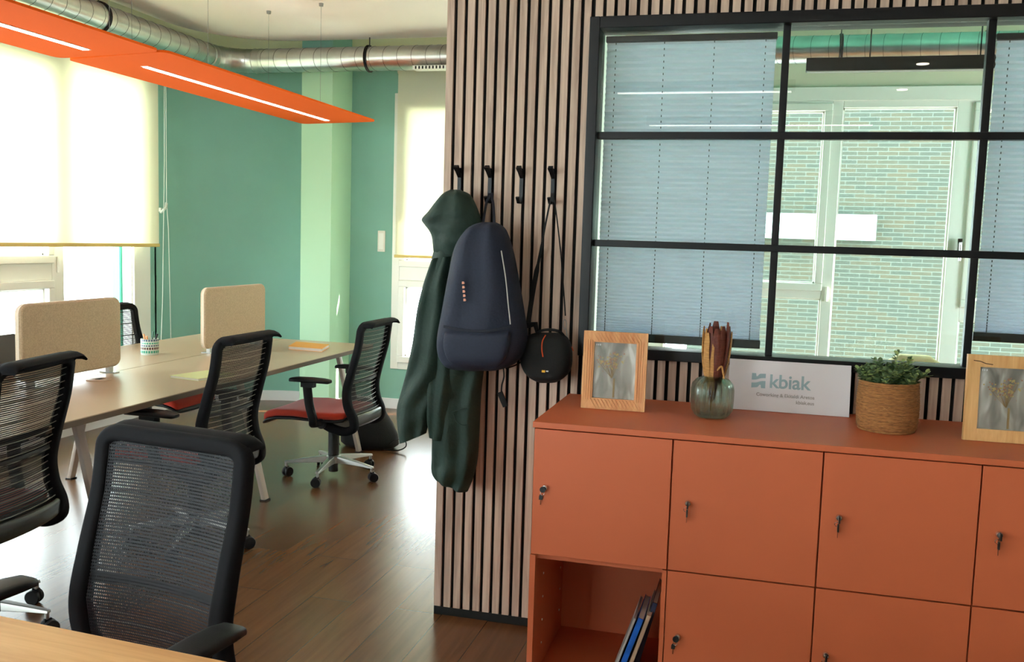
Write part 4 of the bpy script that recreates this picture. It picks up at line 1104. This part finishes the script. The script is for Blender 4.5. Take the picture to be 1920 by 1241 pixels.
# ================================================================= ON THE CABINET
def photo_frame(label, x0, x1, y, zh, lean, rz, wood_m, crack=False):
    w_ = x1 - x0
    t = thing('photo_frame', label, 'picture frame', ((x0 + x1) / 2, y, CZ + .0015), rz, 'light wood photo frames on the cabinet')
    mt = RX(-lean)
    fw = .037; dpt = .018; h = w_ / 2
    mb = MB()
    def quad(o1, o2, i2, i1):
        vs = [(o1[0], 0, o1[1]), (o2[0], 0, o2[1]), (i2[0], .003, i2[1]), (i1[0], .003, i1[1]), (o1[0], dpt, o1[1]), (o2[0], dpt, o2[1]), (i2[0], dpt, i2[1]), (i1[0], dpt, i1[1])]
        mb.add(vs, [(0, 1, 2, 3), (7, 6, 5, 4), (0, 4, 5, 1), (1, 5, 6, 2), (2, 6, 7, 3), (3, 7, 4, 0)])
    O = [(-h, 0), (h, 0), (h, zh), (-h, zh)]; I = [(-h + fw, fw), (h - fw, fw), (h - fw, zh - fw), (-h + fw, zh - fw)]
    for i in range(4): quad(O[i], O[(i + 1) % 4], I[(i + 1) % 4], I[i])
    if not crack:   # carved diagonal grooves top and bottom, straight ribs on the sides
        for k_ in range(13):
            xx = -h + fw * .8 + k_ * (w_ - 1.6 * fw) / 13
            for zz in (.004, zh - fw + .004): mb.add([(xx, -.0012, zz + fw * .8), (xx + .003, -.0012, zz + fw * .8), (xx + .022, -.0012, zz), (xx + .019, -.0012, zz), (xx, .003, zz + fw * .8), (xx + .003, .003, zz + fw * .8), (xx + .022, .003, zz), (xx + .019, .003, zz)], [(0, 1, 2, 3), (4, 7, 6, 5), (0, 4, 5, 1), (1, 5, 6, 2), (2, 6, 7, 3), (3, 7, 4, 0)])
        for k_ in range(4):
            for sx in (-1, 1): mb.box((sx * (h - .006 - k_ * .008) - .001, -.0008, .03), (sx * (h - .006 - k_ * .008) + .001, .003, zh - .03))
    mb.v = [mt @ v for v in mb.v]; mb.build('frame', wood_m, t)
    mb = MB().box((-h + fw - .003, .010, fw - .003), (h - fw + .003, .0125, zh - fw + .003)); mb.v = [mt @ v for v in mb.v]; pic = mb.build('photograph', M['print'], t)
    st = MB(); bl = MB(); br_ = MB(); rnd = random.Random(3)
    cx, cz = -.008, zh * .40
    for k_ in range(16):
        a = rnd.uniform(-.75, .65); L_ = rnd.uniform(.04, .085) * (1.15 if a > .3 else 1)
        ex, ez = cx + L_ * math.sin(a), cz + L_ * math.cos(a)
        st.box((-.0006, .0088, 0), (.0006, .0098, L_), None, T(cx, 0, cz) @ RY(a))
        for q in range(7):
            bx, bz = ex + rnd.gauss(0, .008), ez + rnd.gauss(0, .010); r = rnd.uniform(.001, .0028)
            (bl if rnd.random() < .65 else br_).box((bx - r, .0085, bz - r), (bx + r, .0096, bz + r), None)
    for k_ in range(5): st.box((-.0007 + (k_ - 2) * .0012, .0088, fw + .004), (.0007 + (k_ - 2) * .0012, .0098, cz))
    for m_, nm, mm in ((st, 'printed_stems', 'stemp'), (bl, 'printed_blooms', 'bloomp'), (br_, 'printed_blooms', 'bloomr')):
        m_.v = [mt @ v for v in m_.v]; m_.build(nm, M[mm], t)
    mk = MB()
    for k_ in range(3): mk.box((-h + fw + .006 + k_ * .006, .0082, zh - fw - .012), (-h + fw + .009 + k_ * .006, .0098, zh - fw - .006))
    mk.v = [mt @ v for v in mk.v]; mk.build('printed_mark', M['whitep'], t)
    mb = MB().box((-h + fw, .0062, fw), (h - fw, .0074, zh - fw)); mb.v = [mt @ v for v in mb.v]; mb.build('glass', M['cover'], t)
    if crack:
        mb = MB(); mb.tube([mt @ Vector(p) for p in ((-h + .016, -.0006, zh - .018), (-h + .035, -.0006, zh - .020), (-h + .05, -.0006, zh - .026), (-h + .07, -.0006, zh - .028))], .0012, n=5); mb.build('wood_crack', M['crack'], t)
    mb = MB(); mb.box((-.02, 0, 0), (.02, .003, zh * .55)); mb.v = [T(0, dpt + .052, 0) @ RX(.30) @ v for v in mb.v]; mb.build('easel_stand', M['crack'], t)
    return t
photo_frame('carved light wood photo frame at the left end of the cabinet', .579, .796, -.285, .265, .06, .02, M['framewood'])
photo_frame('plain light wood photo frame with a crack, cut by the right edge of the picture', 1.772, 2.02, -.335, .262, .06, .02, M['framewood2'], True)

# vase with dried husks
VX, VY = 1.016, -.262
t = thing('vase', 'ribbed green glass vase holding dried husks on the cabinet', 'vase', (VX, VY, CZ + .0005))
def rib(a, z):
    k_ = 1 if .008 < z < .135 else 0
    return 1 + .05 * k_ * math.cos(16 * a)
pr_o = [(.030, 0), (.048, .001), (.058, .008), (.0655, .025), (.0675, .06), (.0675, .095), (.064, .115), (.052, .130), (.036, .138), (.0285, .142), (.0275, .150), (.0285, .157)]
pr_i = [(.0265, .157), (.0255, .150), (.0265, .143), (.034, .134), (.049, .127), (.0605, .113), (.064, .095), (.064, .06), (.062, .027), (.054, .012), (.03, .008)]
rings = []
sc = .152 / .157
for i, (r, z) in enumerate(pr_o + pr_i):
    ring = []
    for j in range(96):
        a = 2 * PI * j / 96; rr = r * (rib(a, z) if i < len(pr_o) else 1); ring.append((rr * math.cos(a), rr * math.sin(a), z * sc))
    rings.append(ring)
mb = MB(); mb.rings(rings, cap=True); mb.build('glass_body', M['vaseglass'], t, smooth=True, angle=80)
vh = thing('dried_husks', 'bunch of tan and dark red dried husks standing in the ribbed glass vase', 'dried flowers', (VX, VY, CZ))
def husk(mb, m_, a, tilt, L_, w_, z0=.055, tw=0, r0=.006):
    n = 9; rings = []
    for i in range(n):
        s = i / (n - 1); z = s * L_
        ww = w_ * (math.sin(PI * min(1, (.10 + .82 * s))) ** .6) * (.35 + .65 * min(1, s * 2.2)) if s < 1 else w_ * .42
        if s < .3: ww = w_ * (.12 + .5 * (s / .3))
        if .85 < s < 1: ww *= 1.25
        th_ = ww * .35; bow = .012 * math.sin(PI * s)
        ring = []
        for j in range(8):
            q = 2 * PI * j / 8; ring.append((r0 + bow + th_ * math.sin(q) + .25 * abs(math.cos(q)) * th_, ww * math.cos(q), z))
        rings.append(ring)
    mt = RZ(a) @ T(0, 0, z0) @ RY(tilt) @ RZ(tw)
    mb.rings([[mt @ Vector(p) for p in r] for r in rings], m_)
rnd = random.Random(5)
HK = [(PI, .13, .245, .011, 0), (3.4, .10, .235, .012, 0), (-PI / 2 - .5, .08, .20, .013, 0), (-PI / 2, .02, .215, .012, 0), (-1.2, .03, .17, .012, 0), (3.9, .12, .22, .012, 0),
      (-PI / 2 + .3, .05, .245, .013, 1), (-.6, .10, .25, .014, 1), (-.2, .16, .245, .013, 1), (.3, .13, .26, .013, 1), (1.6, .07, .255, .013, 1), (2.4, .08, .25, .013, 1), (-1.0, .09, .235, .013, 1), (-2.3, .06, .25, .012, 1),
      (.0, .20, .235, .011, 0), (.9, .10, .245, .012, 0), (2.0, .10, .245, .012, 0), (2.9, .05, .26, .010, 1)]
for i, (a, tl, L_, w_, d_) in enumerate(HK):
    mb = MB(); husk(mb, None, a, tl, L_, w_ * 1.3, z0=.06 + rnd.uniform(-.01, .005))
    mb.build('husk', M['husk2'] if d_ else M['husk'], vh, smooth=True, angle=80)
mb = MB(); mb.tube(smooth_path([(.012, -.028, .16), (.026, -.034, .175), (.032, -.036, .155), (.036, -.037, .135)], 5), .003, n=6); mb.tube(smooth_path([(-.004, -.0, .02), (0, -.005, .09), (.0, 0, .13)], 4), .0025, n=6); mb.build('curled_husk', M['husk'], vh, smooth=True)

# sign board
sb = thing('sign_board', 'white sign board printed with a teal kbiak logo, leaning on the slatted wall', 'sign', (1.062, -.082, CZ + .001))
SW, SH = .405, .176
mb = MB().box((0, 0, 0), (SW, .008, SH)); mb.v = [RX(-.20) @ v for v in mb.v]; mb.build('board', M['board'], sb, bevel=.0008)
def SB(x, z): return RX(-.20) @ T(x, -.0006, z) @ RX(PI / 2)
text_mesh('wordmark', 'kbiak', .066, SB(.137, .083), M['logo'], sb, bold=.0012, spacing=.98)
text_mesh('tagline', 'Coworking & Ekitaldi Aretoa', .0165, SB(.290, .052), M['smalltext'], sb, 'RIGHT', bold=.0002)
text_mesh('web_address', 'kbiak.eus', .0165, SB(.290, .032), M['smalltext'], sb, 'RIGHT', bold=.0002)
mb = MB()
x0, z0, w_, h_ = .078, .079, .047, .051
def wav(s): return 1 / (1 + math.exp(-9 * (s - .5)))
up = [(x0, z0 + h_)]; n = 12
up += [(x0 + .30 * w_, z0 + h_), (x0 + .33 * w_, z0 + h_ * .80)]
up += [(x0 + (.42 + .2 * q / 4) * w_, z0 + h_ * (.80 + .18 * math.sin(PI / 2 * q / 4))) for q in range(5)]
up += [(x0 + w_, z0 + h_)]
lo = [(x0 + i / n * w_, z0 + h_ * (.54 + .16 * wav(i / n))) for i in range(n, -1, -1)]
mb.prism([p for p in (up + lo)], -.0006, .0004)
up2 = [(x0 + i / n * w_, z0 + h_ * (.34 + .16 * wav(i / n))) for i in range(n + 1)]
lo2 = [(x0 + w_, z0), (x0 + .70 * w_, z0), (x0 + .67 * w_, z0 + h_ * .22)] + [(x0 + (.58 - .2 * q / 4) * w_, z0 + h_ * (.22 - .18 * math.sin(PI / 2 * q / 4))) for q in range(5)] + [(x0, z0)]
mb.prism(up2 + lo2, -.0006, .0004)
mb.v = [RX(-.20) @ T(0, -.0002, 0) @ v for v in mb.v]
mb.build('logo_mark', M['logo'], sb)

# jute planter
PXc, PYc = 1.562, -.255
t = thing('plant_pot', 'jute rope wrapped pot holding the small green plant on the cabinet', 'plant pot', (PXc, PYc, CZ + .0005))
prof = []
nr = 24
for i in range(nr * 6 + 1):
    z = .156 * i / (nr * 6); base = .0885 + .004 * math.sin(PI * z / .156) + (.0 if z > .01 else -.004)
    prof.append((base + .0016 * abs(math.sin(PI * nr * z / .156)) + .0008 * math.sin(i * 1.7), z))
prof += [(.084, .157), (.082, .150), (.080, .125)]
mb = MB(); mb.lathe(prof, n=64, rib=lambda a, z: 1 + .006 * math.sin(3 * a + z * 40) + .004 * math.sin(17 * a + z * 300)); mb.build('rope_pot', M['jute'], t, smooth=True, angle=80)
mb = MB(); rnd = random.Random(2)
for i in range(60):
    a = rnd.uniform(PI, 2 * PI); z = rnd.uniform(.01, .15); L_ = rnd.uniform(.008, .02); r = .0945
    mb.tube([(r * math.cos(a), r * math.sin(a), z), ((r + .003) * math.cos(a + L_ * 5), (r + .003) * math.sin(a + L_ * 5), z + rnd.uniform(-.004, .004))], .0006, n=4)
mb.build('loose_fibres', M['husk'], t)
pl = thing('potted_plant', 'bushy small leaved green plant growing in the jute rope pot', 'plant', (PXc, PYc, CZ + .130))
MB().lathe([(.078, -.012), (.078, .004), (0.001, .006)], n=32).build('soil', M['soil'], pl)
st = MB(); lf = MB(); rnd = random.Random(11)
stems = []
for i in range(80):
    a = rnd.uniform(0, 2 * PI); r = rnd.uniform(.0, .06); sp_ = rnd.uniform(.02, .055)
    H_ = rnd.uniform(.035, .085) * (1.0 - .3 * (r / .06))
    stems.append(((r * math.cos(a), r * math.sin(a), 0), ((r + sp_) * math.cos(a), (r + sp_) * math.sin(a), H_)))
stems += [((.01, 0, 0), (.018, -.01, .118)), ((-.03, 0, 0), (-.048, -.01, .090)), ((.05, .0, 0), (.055, 0, .098)), ((.03, 0, 0), (.036, -.01, .092)), ((-.03, 0, 0), (-.03, .0, .085)), ((-.06, -.02, 0), (-.100, -.03, .062)), ((-.06, -.03, 0), (-.092, -.03, .045)), ((.06, -.02, 0), (.105, -.02, .062))]
for p0, p1 in stems:
    p0 = Vector(p0); p1 = Vector(p1); mid = (p0 + p1) / 2 + Vector((0, 0, .012))
    path = smooth_path([p0, mid, p1], 4); st.tube(path, .0009, n=4)
    for q, p in enumerate(path[1:]):
        for s in range(3):
            a = rnd.uniform(0, 2 * PI); el = rnd.uniform(-.2, 1.1); L_ = rnd.uniform(.014, .022); w2 = L_ * .38
            mt = T(*p) @ RZ(a) @ RY(-el)
            lf.add([(0, 0, 0), (L_ * .35, w2, .001), (L_ * .8, w2 * .8, 0), (L_, 0, -.001), (L_ * .8, -w2 * .8, 0), (L_ * .35, -w2, .001), (L_ * .5, 0, -.0015)], [(0, 1, 6), (1, 2, 6), (2, 3, 6), (3, 4, 6), (4, 5, 6), (5, 0, 6)], M['leaf2'] if rnd.random() < .28 else M['leaf'], mt)
st.build('stems', M['leaf'], pl); lf.build('foliage', M['leaf'], pl)

# ================================================================= FRONT DESK
fd = thing('oak_desk', 'light oak desk in the foreground at the lower left', 'desk', (-.236, -1.9686, 0), -math.atan2(.034, .511))
MB().box((-1.35, -.80, .715), (1.25, 0, .745)).build('desktop', M['oak'], fd, bevel=.002)
for sx in (-1.30, 1.19):
    for sy in (-.77, -.07): MB().box((sx, sy, 0), (sx + .05, sy + .05, .7148)).build('leg', M['beigemetal'], fd)

# ================================================================= LIGHT
w = bpy.data.worlds.new('daylight'); S.world = w; w.use_nodes = True
nt = w.node_tree; bg = nt.nodes['Background']
bg.inputs[0].default_value = (.86, .96, 1.0, 1); bg.inputs[1].default_value = 12.0


sl = bpy.data.lights.new('sun', 'SUN'); sl.energy = 36; sl.angle = .009; sl.color = (1, .86, .68)
so = bpy.data.objects.new('sun', sl); COL.objects.link(so)
so.rotation_euler = Vector((-1, -.3, -.7)).to_track_quat('-Z', 'Y').to_euler()
so.location = (6, 8, 8)

S.view_settings.view_transform = 'Standard'
S.view_settings.look = 'None'
S.view_settings.gamma = 1
S.view_settings.exposure = .3
try: S.view_settings.use_curve_mapping = False
except Exception: pass
S.cycles.adaptive_threshold = .02
S.cycles.max_bounces = 9
S.cycles.diffuse_bounces = 5
S.cycles.transparent_max_bounces = 16
S.cycles.use_denoising = True
S.cycles.sample_clamp_indirect = 8
S.cycles.caustics_reflective = False
S.cycles.caustics_refractive = False
